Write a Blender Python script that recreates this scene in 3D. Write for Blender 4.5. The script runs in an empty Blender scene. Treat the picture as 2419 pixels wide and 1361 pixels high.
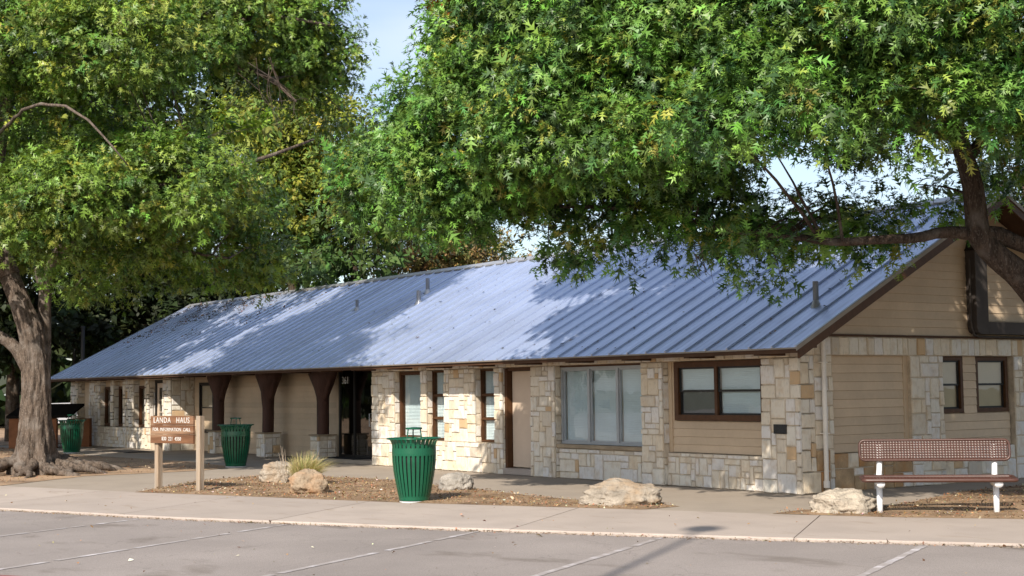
import bpy, bmesh, math, random
import numpy as np
from mathutils import Vector, Matrix

# ------------------------------------------------------------------ camera, sky, sun, exposure
scene = bpy.context.scene
C = scene.collection
random.seed(7)
RNG = np.random.default_rng(11)
R = math.radians

CAM = np.array([16.6926, -17.8236, 1.8013])
CR = np.array([0.58117461, 0.81368014, -0.01267656])
CU = np.array([0.06566788, -0.03136559, 0.99734845])
CF = np.array([-0.81112502, 0.58046604, 0.07166153])
FPX, PW, PH = 3370.09, 2419.0, 1361.0
cam_d = bpy.data.cameras.new('camera')
cam_d.sensor_width = 36.0
cam_d.lens = FPX / PW * 36.0
cam_d.clip_start = 0.1
cam_d.clip_end = 3000
cam = bpy.data.objects.new('camera', cam_d)
C.objects.link(cam)
mw = Matrix.Identity(4)
for i in range(3):
    mw[i][0] = CR[i]; mw[i][1] = CU[i]; mw[i][2] = -CF[i]; mw[i][3] = CAM[i]
cam.matrix_world = mw
scene.camera = cam

def at(px, py, dep):
    """world point seen at a photograph pixel, at a depth in metres"""
    return CAM + dep * (CF + CR * (px - PW / 2) / FPX + CU * (PH / 2 - py) / FPX)

SUN_EL = R(37.0)
SH = np.array([-0.57, 0.82]); SH = SH / np.linalg.norm(SH)          # where shadows fall on the ground
sun_dir = Vector((SH[0] * math.cos(SUN_EL), SH[1] * math.cos(SUN_EL), -math.sin(SUN_EL)))
sun_d = bpy.data.lights.new('sun', 'SUN')
sun_d.energy = 5.0
sun_d.angle = R(0.53)
sun_d.color = (1.0, 0.91, 0.79)
sun = bpy.data.objects.new('sun', sun_d)
C.objects.link(sun)
sun.rotation_euler = sun_dir.to_track_quat('-Z', 'Y').to_euler()
sun.location = (30, -40, 30)

world = bpy.data.worlds.new('World')
scene.world = world
world.use_nodes = True
wn, wl = world.node_tree.nodes, world.node_tree.links
wn.clear()
w_out = wn.new('ShaderNodeOutputWorld')
w_bg = wn.new('ShaderNodeBackground')
w_sky = wn.new('ShaderNodeTexSky')
w_sky.sky_type = 'NISHITA'
w_sky.sun_disc = False
w_sky.sun_elevation = SUN_EL
w_sky.sun_rotation = math.atan2(-SH[0], -SH[1])
w_sky.air_density = 1.0
w_sky.dust_density = 1.2
w_sky.ozone_density = 1.3
w_bg.inputs['Strength'].default_value = 0.135
# thin high cloud veil
w_tc = wn.new('ShaderNodeTexCoord')
w_map = wn.new('ShaderNodeMapping'); w_map.inputs['Scale'].default_value = (1.2, 1.2, 5.0)
w_no = wn.new('ShaderNodeTexNoise'); w_no.inputs['Scale'].default_value = 2.2; w_no.inputs['Detail'].default_value = 6
w_rp = wn.new('ShaderNodeMapRange')
w_rp.inputs['From Min'].default_value = 0.38; w_rp.inputs['From Max'].default_value = 0.72
w_rp.inputs['To Min'].default_value = 0.12; w_rp.inputs['To Max'].default_value = 0.6
w_mx = wn.new('ShaderNodeMix'); w_mx.data_type = 'RGBA'
w_mx.inputs[7].default_value = (5.7, 6.1, 6.8, 1)
wl.new(w_tc.outputs['Generated'], w_map.inputs['Vector'])
wl.new(w_map.outputs[0], w_no.inputs['Vector'])
wl.new(w_no.outputs['Fac'], w_rp.inputs['Value'])
wl.new(w_rp.outputs[0], w_mx.inputs[0])
wl.new(w_sky.outputs[0], w_mx.inputs[6])
wl.new(w_mx.outputs[2], w_bg.inputs['Color'])
wl.new(w_bg.outputs[0], w_out.inputs[0])

scene.view_settings.view_transform = 'Standard'
scene.view_settings.look = 'None'
scene.view_settings.exposure = 0.42
scene.view_settings.gamma = 1.0
scene.view_settings.use_curve_mapping = False
scene.render.engine = 'CYCLES'
scene.cycles.use_denoising = True
scene.cycles.max_bounces = 6
scene.cycles.diffuse_bounces = 3
scene.cycles.transparent_max_bounces = 8
scene.cycles.caustics_reflective = False
scene.cycles.caustics_refractive = False

# ------------------------------------------------------------------ materials
def _new(name):
    m = bpy.data.materials.new(name); m.use_nodes = True
    n, l = m.node_tree.nodes, m.node_tree.links
    b = n['Principled BSDF']
    return m, n, l, b

def mixc(n, l, fac, a, b, mode='MIX'):
    x = n.new('ShaderNodeMix'); x.data_type = 'RGBA'; x.blend_type = mode
    for s, v in ((0, fac), (6, a), (7, b)):
        if isinstance(v, (int, float)): x.inputs[s].default_value = v
        elif isinstance(v, tuple): x.inputs[s].default_value = (*v[:3], 1)
        else: l.new(v, x.inputs[s])
    return x.outputs[2]

def noise(n, l, scale, detail=4, vec=None, rough=0.55, stretch=None):
    t = n.new('ShaderNodeTexNoise')
    t.inputs['Scale'].default_value = scale; t.inputs['Detail'].default_value = detail
    t.inputs['Roughness'].default_value = rough
    if vec is not None:
        if stretch:
            mp = n.new('ShaderNodeMapping'); mp.inputs['Scale'].default_value = stretch
            l.new(vec, mp.inputs['Vector']); vec = mp.outputs[0]
        l.new(vec, t.inputs['Vector'])
    return t.outputs['Fac']

def rng(n, l, v, a, b, c=0.0, d=1.0):
    t = n.new('ShaderNodeMapRange')
    for k, q in zip(('From Min', 'From Max', 'To Min', 'To Max'), (a, b, c, d)): t.inputs[k].default_value = q
    l.new(v, t.inputs['Value']); return t.outputs[0]

def bump(n, l, b, h, strength, dist=0.02):
    t = n.new('ShaderNodeBump'); t.inputs['Strength'].default_value = strength
    t.inputs['Distance'].default_value = dist
    l.new(h, t.inputs['Height']); l.new(t.outputs[0], b.inputs['Normal'])

def pos(n, kind='Position'):
    if kind == 'Position': return n.new('ShaderNodeNewGeometry').outputs['Position']
    return n.new('ShaderNodeTexCoord').outputs[kind]

def dk(c, f): return tuple(v * f for v in c[:3])

def M(name, col, rough=0.8, metal=0.0, var=0.25, vs=3.0, bs=40.0, bump_s=0.15, col2=None, spec=0.3, vec='Position', stretch=None, c2amt=(0.45, 0.7), bdist=.02, orand=0.0):
    m, n, l, b = _new(name)
    p = pos(n, vec)
    f = noise(n, l, vs, 5, p, stretch=stretch)
    c = mixc(n, l, rng(n, l, f, 0.3, 0.7), dk(col, 1 - var), dk(col, 1 + var * 0.6))
    f2 = noise(n, l, vs * 9, 3, p, stretch=stretch)
    c = mixc(n, l, rng(n, l, f2, 0.35, 0.65, 0, var), c, dk(col, 0.55))
    if col2:
        f3 = noise(n, l, vs * 0.6, 6, p, stretch=stretch)
        c = mixc(n, l, rng(n, l, f3, *c2amt), c, col2)
    l.new(c, b.inputs['Base Color'])
    b.inputs['Roughness'].default_value = rough
    b.inputs['Metallic'].default_value = metal
    b.inputs['Specular IOR Level'].default_value = spec
    if orand:
        c = mixc(n, l, 1.0, c, mixc(n, l, n.new('ShaderNodeObjectInfo').outputs['Random'], (1 - orand,) * 3, (1 + orand * .5, 1 + orand * .45, 1 + orand * .4)), 'MULTIPLY')
        l.new(c, b.inputs['Base Color'])
    if bump_s: bump(n, l, b, noise(n, l, bs, 7 if bdist > .03 else 4, p, stretch=stretch), bump_s, bdist)
    return m

def stone_mat(name, joined, tone=1.0):
    m, n, l, b = _new(name)
    if joined:
        a = n.new('ShaderNodeAttribute'); a.attribute_name = 'rnd'; r = a.outputs['Fac']
    else:
        r = n.new('ShaderNodeObjectInfo').outputs['Random']
    rp = n.new('ShaderNodeValToRGB'); rp.color_ramp.interpolation = 'CONSTANT'
    cols = [(0, (.70, .62, .50)), (.16, (.71, .67, .62)), (.34, (.71, .645, .54)), (.46, (.63, .555, .45)),
            (.56, (.70, .60, .46)), (.66, (.69, .66, .62)), (.79, (.70, .655, .57)), (.93, (.56, .39, .23)), (.95, (.53, .47, .39)), (.97, (.70, .64, .54))]
    e = rp.color_ramp.elements
    while len(e) < len(cols): e.new(0.5)
    for q, (p_, c_) in zip(e, cols): q.position = p_; q.color = (*dk(c_, tone), 1)
    l.new(r, rp.inputs['Fac'])
    p = pos(n)
    f = noise(n, l, 5.5, 6, p)
    c = mixc(n, l, rng(n, l, f, .50, .74, 0, .6), rp.outputs['Color'], (.55, .41, .26))
    f2 = noise(n, l, 26, 5, p, stretch=(1, 1, .35))
    c = mixc(n, l, rng(n, l, f2, .52, .76, 0, .4), c, (.34, .29, .24))
    f3 = noise(n, l, 1.3, 5, p)
    c = mixc(n, l, rng(n, l, f3, .63, .76, 0, .5), c, (.24, .22, .20))
    l.new(c, b.inputs['Base Color'])
    b.inputs['Roughness'].default_value = .88; b.inputs['Specular IOR Level'].default_value = .2
    bump(n, l, b, noise(n, l, 38, 6, p), .5, .012)
    return m

def glass_mat(name, tint=(0.9, 0.95, 0.95)):
    m, n, l, b = _new(name)
    n.remove(b)
    g = n.new('ShaderNodeBsdfGlossy'); g.inputs['Roughness'].default_value = .015
    t = n.new('ShaderNodeBsdfTransparent'); t.inputs['Color'].default_value = (*tint, 1)
    lw = n.new('ShaderNodeLayerWeight'); lw.inputs['Blend'].default_value = .5
    pw = n.new('ShaderNodeMath'); pw.operation = 'POWER'; pw.inputs[1].default_value = 4.0; l.new(lw.outputs['Facing'], pw.inputs[0])
    fr = n.new('ShaderNodeMath'); fr.operation = 'MULTIPLY_ADD'; fr.inputs[1].default_value = .9; fr.inputs[2].default_value = .13; l.new(pw.outputs[0], fr.inputs[0])
    # slight waviness of old panes
    bp = n.new('ShaderNodeBump'); bp.inputs['Strength'].default_value = .05; bp.inputs['Distance'].default_value = .02
    l.new(noise(n, l, 2.5, 2, pos(n)), bp.inputs['Height'])
    l.new(bp.outputs[0], g.inputs['Normal'])
    mx = n.new('ShaderNodeMixShader')
    l.new(fr.outputs[0], mx.inputs[0]); l.new(t.outputs[0], mx.inputs[1]); l.new(g.outputs[0], mx.inputs[2])
    l.new(mx.outputs[0], n['Material Output'].inputs[0])
    return m

def leaf_mat(name, gloss=.42, trans=.32):
    m, n, l, b = _new(name)
    a = n.new('ShaderNodeAttribute'); a.attribute_name = 'col'
    l.new(a.outputs['Color'], b.inputs['Base Color'])
    b.inputs['Roughness'].default_value = gloss
    b.inputs['Specular IOR Level'].default_value = .38
    tr = n.new('ShaderNodeBsdfTranslucent')
    c = mixc(n, l, 1.0, a.outputs['Color'], (1.5, 1.35, .5), 'MULTIPLY')
    l.new(c, tr.inputs['Color'])
    mx = n.new('ShaderNodeMixShader'); mx.inputs[0].default_value = trans
    l.new(b.outputs[0], mx.inputs[1]); l.new(tr.outputs[0], mx.inputs[2])
    l.new(mx.outputs[0], n['Material Output'].inputs[0])
    return m

def roof_mat():
    m, n, l, b = _new('galvalume')
    p = pos(n)
    r = n.new('ShaderNodeObjectInfo').outputs['Random']
    c = mixc(n, l, r, (.52, .60, .79), (.58, .66, .85))  # blue of the reflected sky put into the base colour
    f = noise(n, l, .55, 6, p)
    c = mixc(n, l, rng(n, l, f, .46, .72, 0, .35), c, (.30, .33, .42))
    f2 = noise(n, l, 3.0, 6, p, stretch=(3.0, .35, .35))
    c = mixc(n, l, rng(n, l, f2, .58, .72, 0, .25), c, (.30, .30, .33))
    f3 = noise(n, l, 24, 3, p)
    c = mixc(n, l, rng(n, l, f3, .71, .75, 0, .4), c, (.15, .13, .12))
    l.new(c, b.inputs['Base Color'])
    b.inputs['Metallic'].default_value = .7
    l.new(rng(n, l, f2, .3, .8, .34, .52), b.inputs['Roughness'])
    bump(n, l, b, noise(n, l, 1.2, 2, p), .05, .05)
    return m

def bark_mat(name, col, col2):
    m, n, l, b = _new(name)
    p = pos(n)
    f = noise(n, l, 16, 7, p, stretch=(1, 1, .22), rough=.7)
    c = mixc(n, l, rng(n, l, f, .40, .60), dk(col, .38), col)
    f2 = noise(n, l, 3.2, 6, p)
    c = mixc(n, l, rng(n, l, f2, .50, .66, 0, .8), c, col2)
    f3 = noise(n, l, 45, 4, p, stretch=(1, 1, .5))
    c = mixc(n, l, rng(n, l, f3, .55, .7, 0, .7), c, dk(col2, 1.35))
    l.new(c, b.inputs['Base Color']); b.inputs['Roughness'].default_value = .92
    b.inputs['Specular IOR Level'].default_value = .15
    bump(n, l, b, f, 1.0, .06)
    return m

def concrete_mat(name, col):
    m, n, l, b = _new(name)
    p = pos(n)
    r = n.new('ShaderNodeObjectInfo').outputs['Random']
    c = mixc(n, l, r, dk(col, .92), dk(col, 1.06))
    f = noise(n, l, .9, 6, p)
    c = mixc(n, l, rng(n, l, f, .42, .66, 0, .45), c, dk(col, .72))
    f2 = noise(n, l, 60, 3, p)
    c = mixc(n, l, rng(n, l, f2, .35, .7, 0, .35), c, dk(col, .6))
    f3 = noise(n, l, 2.2, 6, p, stretch=(.5, 1.6, 1))
    c = mixc(n, l, rng(n, l, f3, .58, .75, 0, .55), c, (.26, .20, .145))
    l.new(c, b.inputs['Base Color']); b.inputs['Roughness'].default_value = .9
    b.inputs['Specular IOR Level'].default_value = .25
    bump(n, l, b, noise(n, l, 45, 5, p), .25, .01)
    return m

def asphalt_mat():
    m, n, l, b = _new('asphalt')
    p = pos(n)
    base = (.345, .302, .278)
    f = noise(n, l, .35, 6, p)
    c = mixc(n, l, rng(n, l, f, .35, .68), dk(base, .82), dk(base, 1.14))
    f2 = noise(n, l, 90, 3, p)
    c = mixc(n, l, rng(n, l, f2, .3, .7, 0, .75), c, dk(base, .42))
    f4 = noise(n, l, 75, 2, p)
    c = mixc(n, l, rng(n, l, f4, .66, .74, 0, .6), c, (.40, .36, .33))
    f3 = noise(n, l, 1.1, 5, p, stretch=(.5, .9, 1))
    c = mixc(n, l, rng(n, l, f3, .585, .68, 0, .6), c, (.14, .115, .095))
    # fine cracks
    v = n.new('ShaderNodeTexVoronoi'); v.feature = 'DISTANCE_TO_EDGE'; v.inputs['Scale'].default_value = .45
    wv = n.new('ShaderNodeVectorMath'); wv.operation = 'ADD'
    nz = n.new('ShaderNodeTexNoise'); nz.inputs['Scale'].default_value = 1.8; nz.inputs['Detail'].default_value = 5
    l.new(p, nz.inputs['Vector']); l.new(nz.outputs['Color'], wv.inputs[0]); l.new(p, wv.inputs[1])
    l.new(wv.outputs[0], v.inputs['Vector'])
    c = mixc(n, l, rng(n, l, v.outputs['Distance'], 0.0, .006, .45, 0), c, (.13, .11, .10))
    l.new(c, b.inputs['Base Color']); b.inputs['Roughness'].default_value = .88
    b.inputs['Specular IOR Level'].default_value = .3
    bump(n, l, b, f2, .5, .008)
    return m

MT = dict(
    stone=stone_mat('limestone', False), stone_j=stone_mat('limestone_joined', True),
    stone_rust=M('rust_stained_limestone', (.46, .32, .185), .9, var=.35, vs=4, bs=38, bump_s=.5, col2=(.42, .22, .09), c2amt=(.45, .7)),
    mortar=M('mortar', (.58, .48, .36), .95, var=.3, vs=6),
    siding=M('siding_paint', (.57, .44, .305), .62, var=.10, vs=1.6, bs=60, bump_s=.06, spec=.35, orand=.10),
    trim=M('beige_trim_paint', (.55, .42, .285), .6, var=.06, bump_s=.05),
    door=M('door_paint', (.60, .475, .365), .5, var=.05, bump_s=.03),
    brown=M('brown_paint', (.085, .036, .014), .5, var=.25, vs=8, bump_s=.08),
    timber=M('dark_red_timber', (.070, .032, .022), .7, var=.45, vs=5, bs=25, bump_s=.6, stretch=(1, 1, .2)),
    soffit=M('brown_soffit', (.075, .036, .018), .7, var=.3, vs=4, bump_s=.15),
    black=M('bronze_frame', (.018, .016, .015), .4, var=.2, bump_s=0),
    alu=M('aluminium_frame', (.42, .44, .46), .45, .5, var=.12, bump_s=.04),
    glass=glass_mat('window_glass'), dglass=glass_mat('door_glass', (.55, .55, .55)),
    blind=M('blind_slats', (.82, .89, .92), .6, var=.06, bump_s=0),
    screen=M('insect_screen', (.10, .105, .11), .8, var=.1, bump_s=0),
    dark=M('dark_interior', (.03, .024, .02), .9, var=.3, bump_s=0),
    roof=roof_mat(), cap=M('ridge_metal', (.50, .51, .54), .42, .6, var=.12, bump_s=.05),
    drip=M('drip_edge_metal', (.30, .26, .22), .5, .3, var=.15, bump_s=.05),
    pipe=M('vent_pipe_grey', (.30, .32, .37), .6, .3, var=.15, bump_s=.05),
    spout=M('downspout_paint', (.74, .69, .62), .5, var=.12, bump_s=.04),
    duct=M('duct_paint', (.065, .055, .050), .8, var=.15, bump_s=.05),
    plaque=M('plaque_bronze', (.035, .036, .036), .5, .3, var=.3, vs=30, bump_s=.2),
    sill=M('weathered_sill', (.36, .28, .19), .85, var=.3, vs=6, bump_s=.3, stretch=(.3, 1, 1)),
    white=M('white_letter_paint', (.66, .64, .60), .7, var=.25, bump_s=0),
    number=M('white_number', (.92, .92, .90), .5, var=.02, bump_s=0),
    wpaint=M('white_post_paint', (.80, .81, .82), .35, var=.06, bump_s=.03, spec=.5),
    benchp=M('brown_plastic_coat', (.075, .032, .023), .38, var=.2, vs=7, bump_s=.05, spec=.5),
    green=M('green_enamel', (.004, .088, .043), .27, var=.12, vs=4, bump_s=.02, spec=.5),
    liner=M('can_liner', (.012, .014, .013), .7, var=.2, bump_s=0),
    pad=M('can_base', (.55, .58, .58), .5, var=.1, bump_s=.03),
    signw=M('sign_plank', (.175, .082, .040), .75, var=.45, vs=3, bs=20, bump_s=.6, stretch=(.25, .25, 3.2), vec='Position', col2=(.33, .21, .13), c2amt=(.48, .70)),
    post=M('weathered_post', (.34, .25, .17), .85, var=.35, vs=5, bs=20, bump_s=.5, stretch=(3, 3, .25), col2=(.35, .31, .26)),
    boulder=M('boulder_stone', (.38, .33, .27), .92, var=.45, vs=3.2, bs=9, bump_s=1.0, bdist=.07, col2=(.33, .235, .15), c2amt=(.48, .66)),
    boulder_o=M('boulder_orange', (.37, .285, .20), .92, var=.45, vs=3.2, bs=9, bump_s=1.0, bdist=.07, col2=(.33, .19, .10), c2amt=(.44, .64)),
    boulder_g=M('boulder_grey', (.36, .33, .29), .92, var=.4, vs=4, bs=9, bump_s=1.0, bdist=.07, col2=(.20, .19, .19), c2amt=(.52, .70)),
    boulder_w=M('boulder_pale', (.47, .41, .33), .92, var=.35, vs=5, bs=13, bump_s=1.0, bdist=.07, col2=(.40, .33, .26), c2amt=(.5, .72)),
    dirt=M('bed_dirt', (.255, .170, .102), .97, var=.45, vs=2.2, bs=45, bump_s=.9, col2=(.36, .245, .15), c2amt=(.42, .66)),
    dirt2=M('bare_dirt', (.30, .205, .135), .97, var=.4, vs=.8, bs=25, bump_s=.9, col2=(.42, .285, .18), c2amt=(.40, .66)),
    grass_g=M('ground_grass', (.10, .105, .045), .97, var=.5, vs=1.3, bs=25, bump_s=.9, col2=(.17, .13, .075)),
    conc=concrete_mat('sidewalk_concrete', (.43, .365, .318)),
    conc2=concrete_mat('walkway_concrete', (.36, .305, .25)),
    asphalt=asphalt_mat(),
    line=M('worn_white_line', (.54, .505, .51), .8, var=.4, vs=5, bump_s=.2, col2=(.33, .295, .28), c2amt=(.42, .54)),
    redline=M('worn_red_line', (.28, .11, .10), .85, var=.3, bump_s=.2),
    mat=M('rubber_mat', (.018, .018, .02), .9, var=.3, bs=120, bump_s=.6),
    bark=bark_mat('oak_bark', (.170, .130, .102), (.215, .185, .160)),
    bark_r=bark_mat('oak_bark_shaded', (.085, .060, .045), (.12, .10, .085)),  # oak bark darkened, the crown's shade put into the colour
    bark_d=bark_mat('dark_bark', (.11, .078, .055), (.15, .13, .11)),
    leaf=leaf_mat('oak_leaves', .42, .13), leaf2=leaf_mat('oak_leaves_far', .42, .16), leafb=leaf_mat('background_leaves', .6, .3),
    blade=leaf_mat('grass_blades', .7, .25), litter=leaf_mat('dry_litter', .9, .1),
    terra=M('terracotta_block', (.30, .125, .06), .9, var=.2, vs=4, bump_s=.3),
    shedroof=M('dark_shed_roof', (.018, .015, .013), 1.0, var=.3, bump_s=.2, spec=0.0),
    steel=M('grey_pole', (.075, .08, .09), .6, .4, var=.1, bump_s=.05),
    carw=M('pale_car_paint', (.55, .56, .60), .3, .1, var=.05, bump_s=0, spec=.5),
    tyre=M('tyre_rubber', (.02, .02, .02), .8, var=.2, bump_s=0),
)

# ------------------------------------------------------------------ mesh helpers
def link(name, me, mat=None, parent=None, loc=None, rot=None, scl=None, smooth=False):
    o = bpy.data.objects.new(name, me)
    C.objects.link(o)
    if mat is not None and me is not None and len(me.materials) == 0: me.materials.append(MT[mat] if isinstance(mat, str) else mat)
    if parent is not None: o.parent = parent
    if loc is not None: o.location = loc
    if rot is not None: o.rotation_euler = rot
    if scl is not None: o.scale = scl
    if smooth and me is not None: me.polygons.foreach_set('use_smooth', [True] * len(me.polygons))
    return o

def tag(o, label=None, cat=None, group=None, kind=None):
    for k, v in (('label', label), ('category', cat), ('group', group), ('kind', kind)):
        if v: o[k] = v
    return o

def empty(name, loc=(0, 0, 0), rz=0.0):
    o = bpy.data.objects.new(name, None); C.objects.link(o)
    o.location = loc; o.rotation_euler = (0, 0, rz); o.empty_display_size = .2
    return o

class MB:
    def __init__(s): s.v = []; s.f = []
    def add(s, vs, fs):
        k = len(s.v); s.v += [tuple(map(float, p)) for p in vs]; s.f += [tuple(i + k for i in f) for f in fs]; return s
    def box(s, x0, x1, y0, y1, z0, z1):
        v = [(x, y, z) for z in (z0, z1) for y in (y0, y1) for x in (x0, x1)]
        return s.add(v, [(0, 2, 3, 1), (4, 5, 7, 6), (0, 1, 5, 4), (1, 3, 7, 5), (3, 2, 6, 7), (2, 0, 4, 6)])
    def cbox(s, x0, x1, y0, y1, z0, z1, c):
        """box with chamfered long edges towards -y (front)"""
        v = [(x0, y1, z0), (x1, y1, z0), (x1, y1, z1), (x0, y1, z1),
             (x0, y0 + c, z0), (x1, y0 + c, z0), (x1, y0 + c, z1), (x0, y0 + c, z1),
             (x0 + c, y0, z0 + c), (x1 - c, y0, z0 + c), (x1 - c, y0, z1 - c), (x0 + c, y0, z1 - c)]
        f = [(0, 3, 2, 1)]
        for a in range(4):
            b = (a + 1) % 4
            f += [(a, b, 4 + b, 4 + a), (4 + a, 4 + b, 8 + b, 8 + a)]
        f.append((8, 9, 10, 11))
        return s.add(v, f)
    def tube(s, pts, rad, n=10, cap=True, squash=None):
        pts = [np.array(p, float) for p in pts]
        if not hasattr(rad, '__len__'): rad = [rad] * len(pts)
        k = len(s.v); prev = None
        for i, p in enumerate(pts):
            d = pts[min(i + 1, len(pts) - 1)] - pts[max(i - 1, 0)]
            d = d / (np.linalg.norm(d) + 1e-9)
            if prev is None:
                a = np.array([0, 0, 1.0]) if abs(d[2]) < .9 else np.array([1.0, 0, 0])
                u = np.cross(d, a)
            else: u = prev - d * (prev @ d)
            u /= np.linalg.norm(u) + 1e-9; prev = u; w = np.cross(d, u)
            for j in range(n):
                t = 2 * math.pi * j / n
                s.v.append(tuple(p + rad[i] * (math.cos(t) * u + math.sin(t) * w)))
        for i in range(len(pts) - 1):
            for j in range(n):
                a, b = k + i * n + j, k + i * n + (j + 1) % n
                s.f.append((a, b, b + n, a + n))
        if cap:
            s.f.append(tuple(k + j for j in range(n - 1, -1, -1)))
            s.f.append(tuple(k + (len(pts) - 1) * n + j for j in range(n)))
        return s
    def lathe(s, prof, n=32, cx=0, cy=0, close=False):
        k = len(s.v)
        for r, z in prof:
            for j in range(n):
                t = 2 * math.pi * j / n
                s.v.append((cx + r * math.cos(t), cy + r * math.sin(t), z))
        m = len(prof)
        for i in range(m if close else m - 1):
            for j in range(n):
                a, b = k + i * n + j, k + i * n + (j + 1) % n
                i2 = (i + 1) % m
                s.f.append((a, b, k + i2 * n + (j + 1) % n, k + i2 * n + j))
        return s
    def poly(s, pts, z0, z1):
        n = len(pts)
        v = [(x, y, z0) for x, y in pts] + [(x, y, z1) for x, y in pts]
        return s.add(v, [tuple(range(n - 1, -1, -1)), tuple(range(n, 2 * n))] + [(i, (i + 1) % n, n + (i + 1) % n, n + i) for i in range(n)])
    def mesh(s, name):
        me = bpy.data.meshes.new(name); me.from_pydata(s.v, [], s.f); me.update(); return me
    def build(s, name, mat, parent=None, loc=None, rot=None, smooth=False):
        return link(name, s.mesh(name), mat, parent, loc, rot, None, smooth)

def recalc(me):
    bm = bmesh.new(); bm.from_mesh(me); bmesh.ops.recalc_face_normals(bm, faces=bm.faces); bm.to_mesh(me); bm.free()

def resample(pts, radii, step=.25, jit=0.0, rs=None):
    """Catmull-Rom through given points"""
    P = [np.array(p, float) for p in pts]
    P = [2 * P[0] - P[1]] + P + [2 * P[-1] - P[-2]]
    Rr = [radii[0]] + list(radii) + [radii[-1]]
    out, ro = [], []
    for i in range(1, len(P) - 2):
        n = max(2, int(np.linalg.norm(P[i + 1] - P[i]) / step))
        for k in range(n):
            t = k / n
            q = .5 * ((2 * P[i]) + (-P[i - 1] + P[i + 1]) * t + (2 * P[i - 1] - 5 * P[i] + 4 * P[i + 1] - P[i + 2]) * t * t + (-P[i - 1] + 3 * P[i] - 3 * P[i + 1] + P[i + 2]) * t ** 3)
            if jit and rs is not None and out: q = q + rs.normal(0, jit, 3)
            out.append(q); ro.append(Rr[i] * (1 - t) + Rr[i + 1] * t)
    out.append(P[-2]); ro.append(Rr[-2])
    return out, ro

def text_mesh(name, body, size, depth=.004, spacing=1.0):
    cu = bpy.data.curves.new(name, 'FONT'); cu.body = body; cu.size = size; cu.extrude = depth
    cu.align_x = 'CENTER'; cu.align_y = 'CENTER'; cu.space_character = spacing; cu.resolution_u = 3
    o = bpy.data.objects.new(name, cu); C.objects.link(o)
    dg = bpy.context.evaluated_depsgraph_get()
    me = bpy.data.meshes.new_from_object(o.evaluated_get(dg))
    bpy.data.objects.remove(o); bpy.data.curves.remove(cu)
    return me

# ------------------------------------------------------------------ ground, road, pavement
def sheet(name, pts, z, mat, kind='structure', sub=0, rough=0.0, seed=0):
    bm = bmesh.new()
    f = bm.faces.new([bm.verts.new((x, y, z)) for x, y in pts])
    bmesh.ops.triangulate(bm, faces=[f])
    if sub:
        for _ in range(sub): bmesh.ops.subdivide_edges(bm, edges=[e for e in bm.edges if e.calc_length() > .5], cuts=1)
        bmesh.ops.triangulate(bm, faces=bm.faces)
        rs = random.Random(seed)
        for v in bm.verts:
            if not v.is_boundary: v.co.z += rs.uniform(.1, 1) * rough
    bmesh.ops.recalc_face_normals(bm, faces=bm.faces)
    if sum(q.normal.z for q in bm.faces) < 0: bmesh.ops.reverse_faces(bm, faces=bm.faces)
    me = bpy.data.meshes.new(name); bm.to_mesh(me); bm.free()
    o = link(name, me, mat, smooth=bool(sub)); tag(o, kind=kind); return o

KERB = [(-70, -37), (-20, -16.4), (-12, -13.0), (-7.23, -11.01), (-3.55, -9.55), (.8, -7.32), (4.33, -5.25), (6.79, -3.67), (14, 1.2), (50, 26)]
INNER = [(-70, -33.5), (-20, -12.5), (-13.13, -9.34), (-9.36, -8.0), (-7.28, -7.15), (-3.42, -5.62), (.29, -3.72), (2.29, -2.83), (3.6, -2.1), (4.84, -1.15), (13, 4.6), (48, 29)]
def ylin(poly, x):
    for (a, b), (c, d) in zip(poly, poly[1:]):
        if a <= x <= c: return b + (d - b) * (x - a) / (c - a)
    return poly[-1][1]

sheet('ground', [(-600, -600), (600, -600), (600, 600), (-600, 600)], -.12, 'grass_g')
sheet('road', KERB + [(50, -80), (-70, -80)], -.042, 'asphalt')
sheet('walkway', [p for p in INNER if -14 < p[0] < 14] + [(13, 14), (-.5, 14), (-.5, .55), (-37.0, .9), (-38, -2.8), (-26.7, -3.06), (-20, -2.45), (-16.25, -2.75), (-15.3, -4.02), (-15.2, -6.9)], -.004, 'conc2')
sheet('bare_ground', [(-70, -33.5), (-20, -12.5), (-13.13, -9.34), (-15.2, -6.9), (-15.3, -4.02), (-16.25, -2.75), (-20, -2.45), (-26.7, -3.06), (-38, -2.8), (-38, 30), (-110, 30), (-110, -33.5)], .003, 'dirt2')
sheet('back_ground', [(-38, 9.9), (14, 14), (60, 60), (-38, 60)], -.03, 'grass_g')
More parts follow.
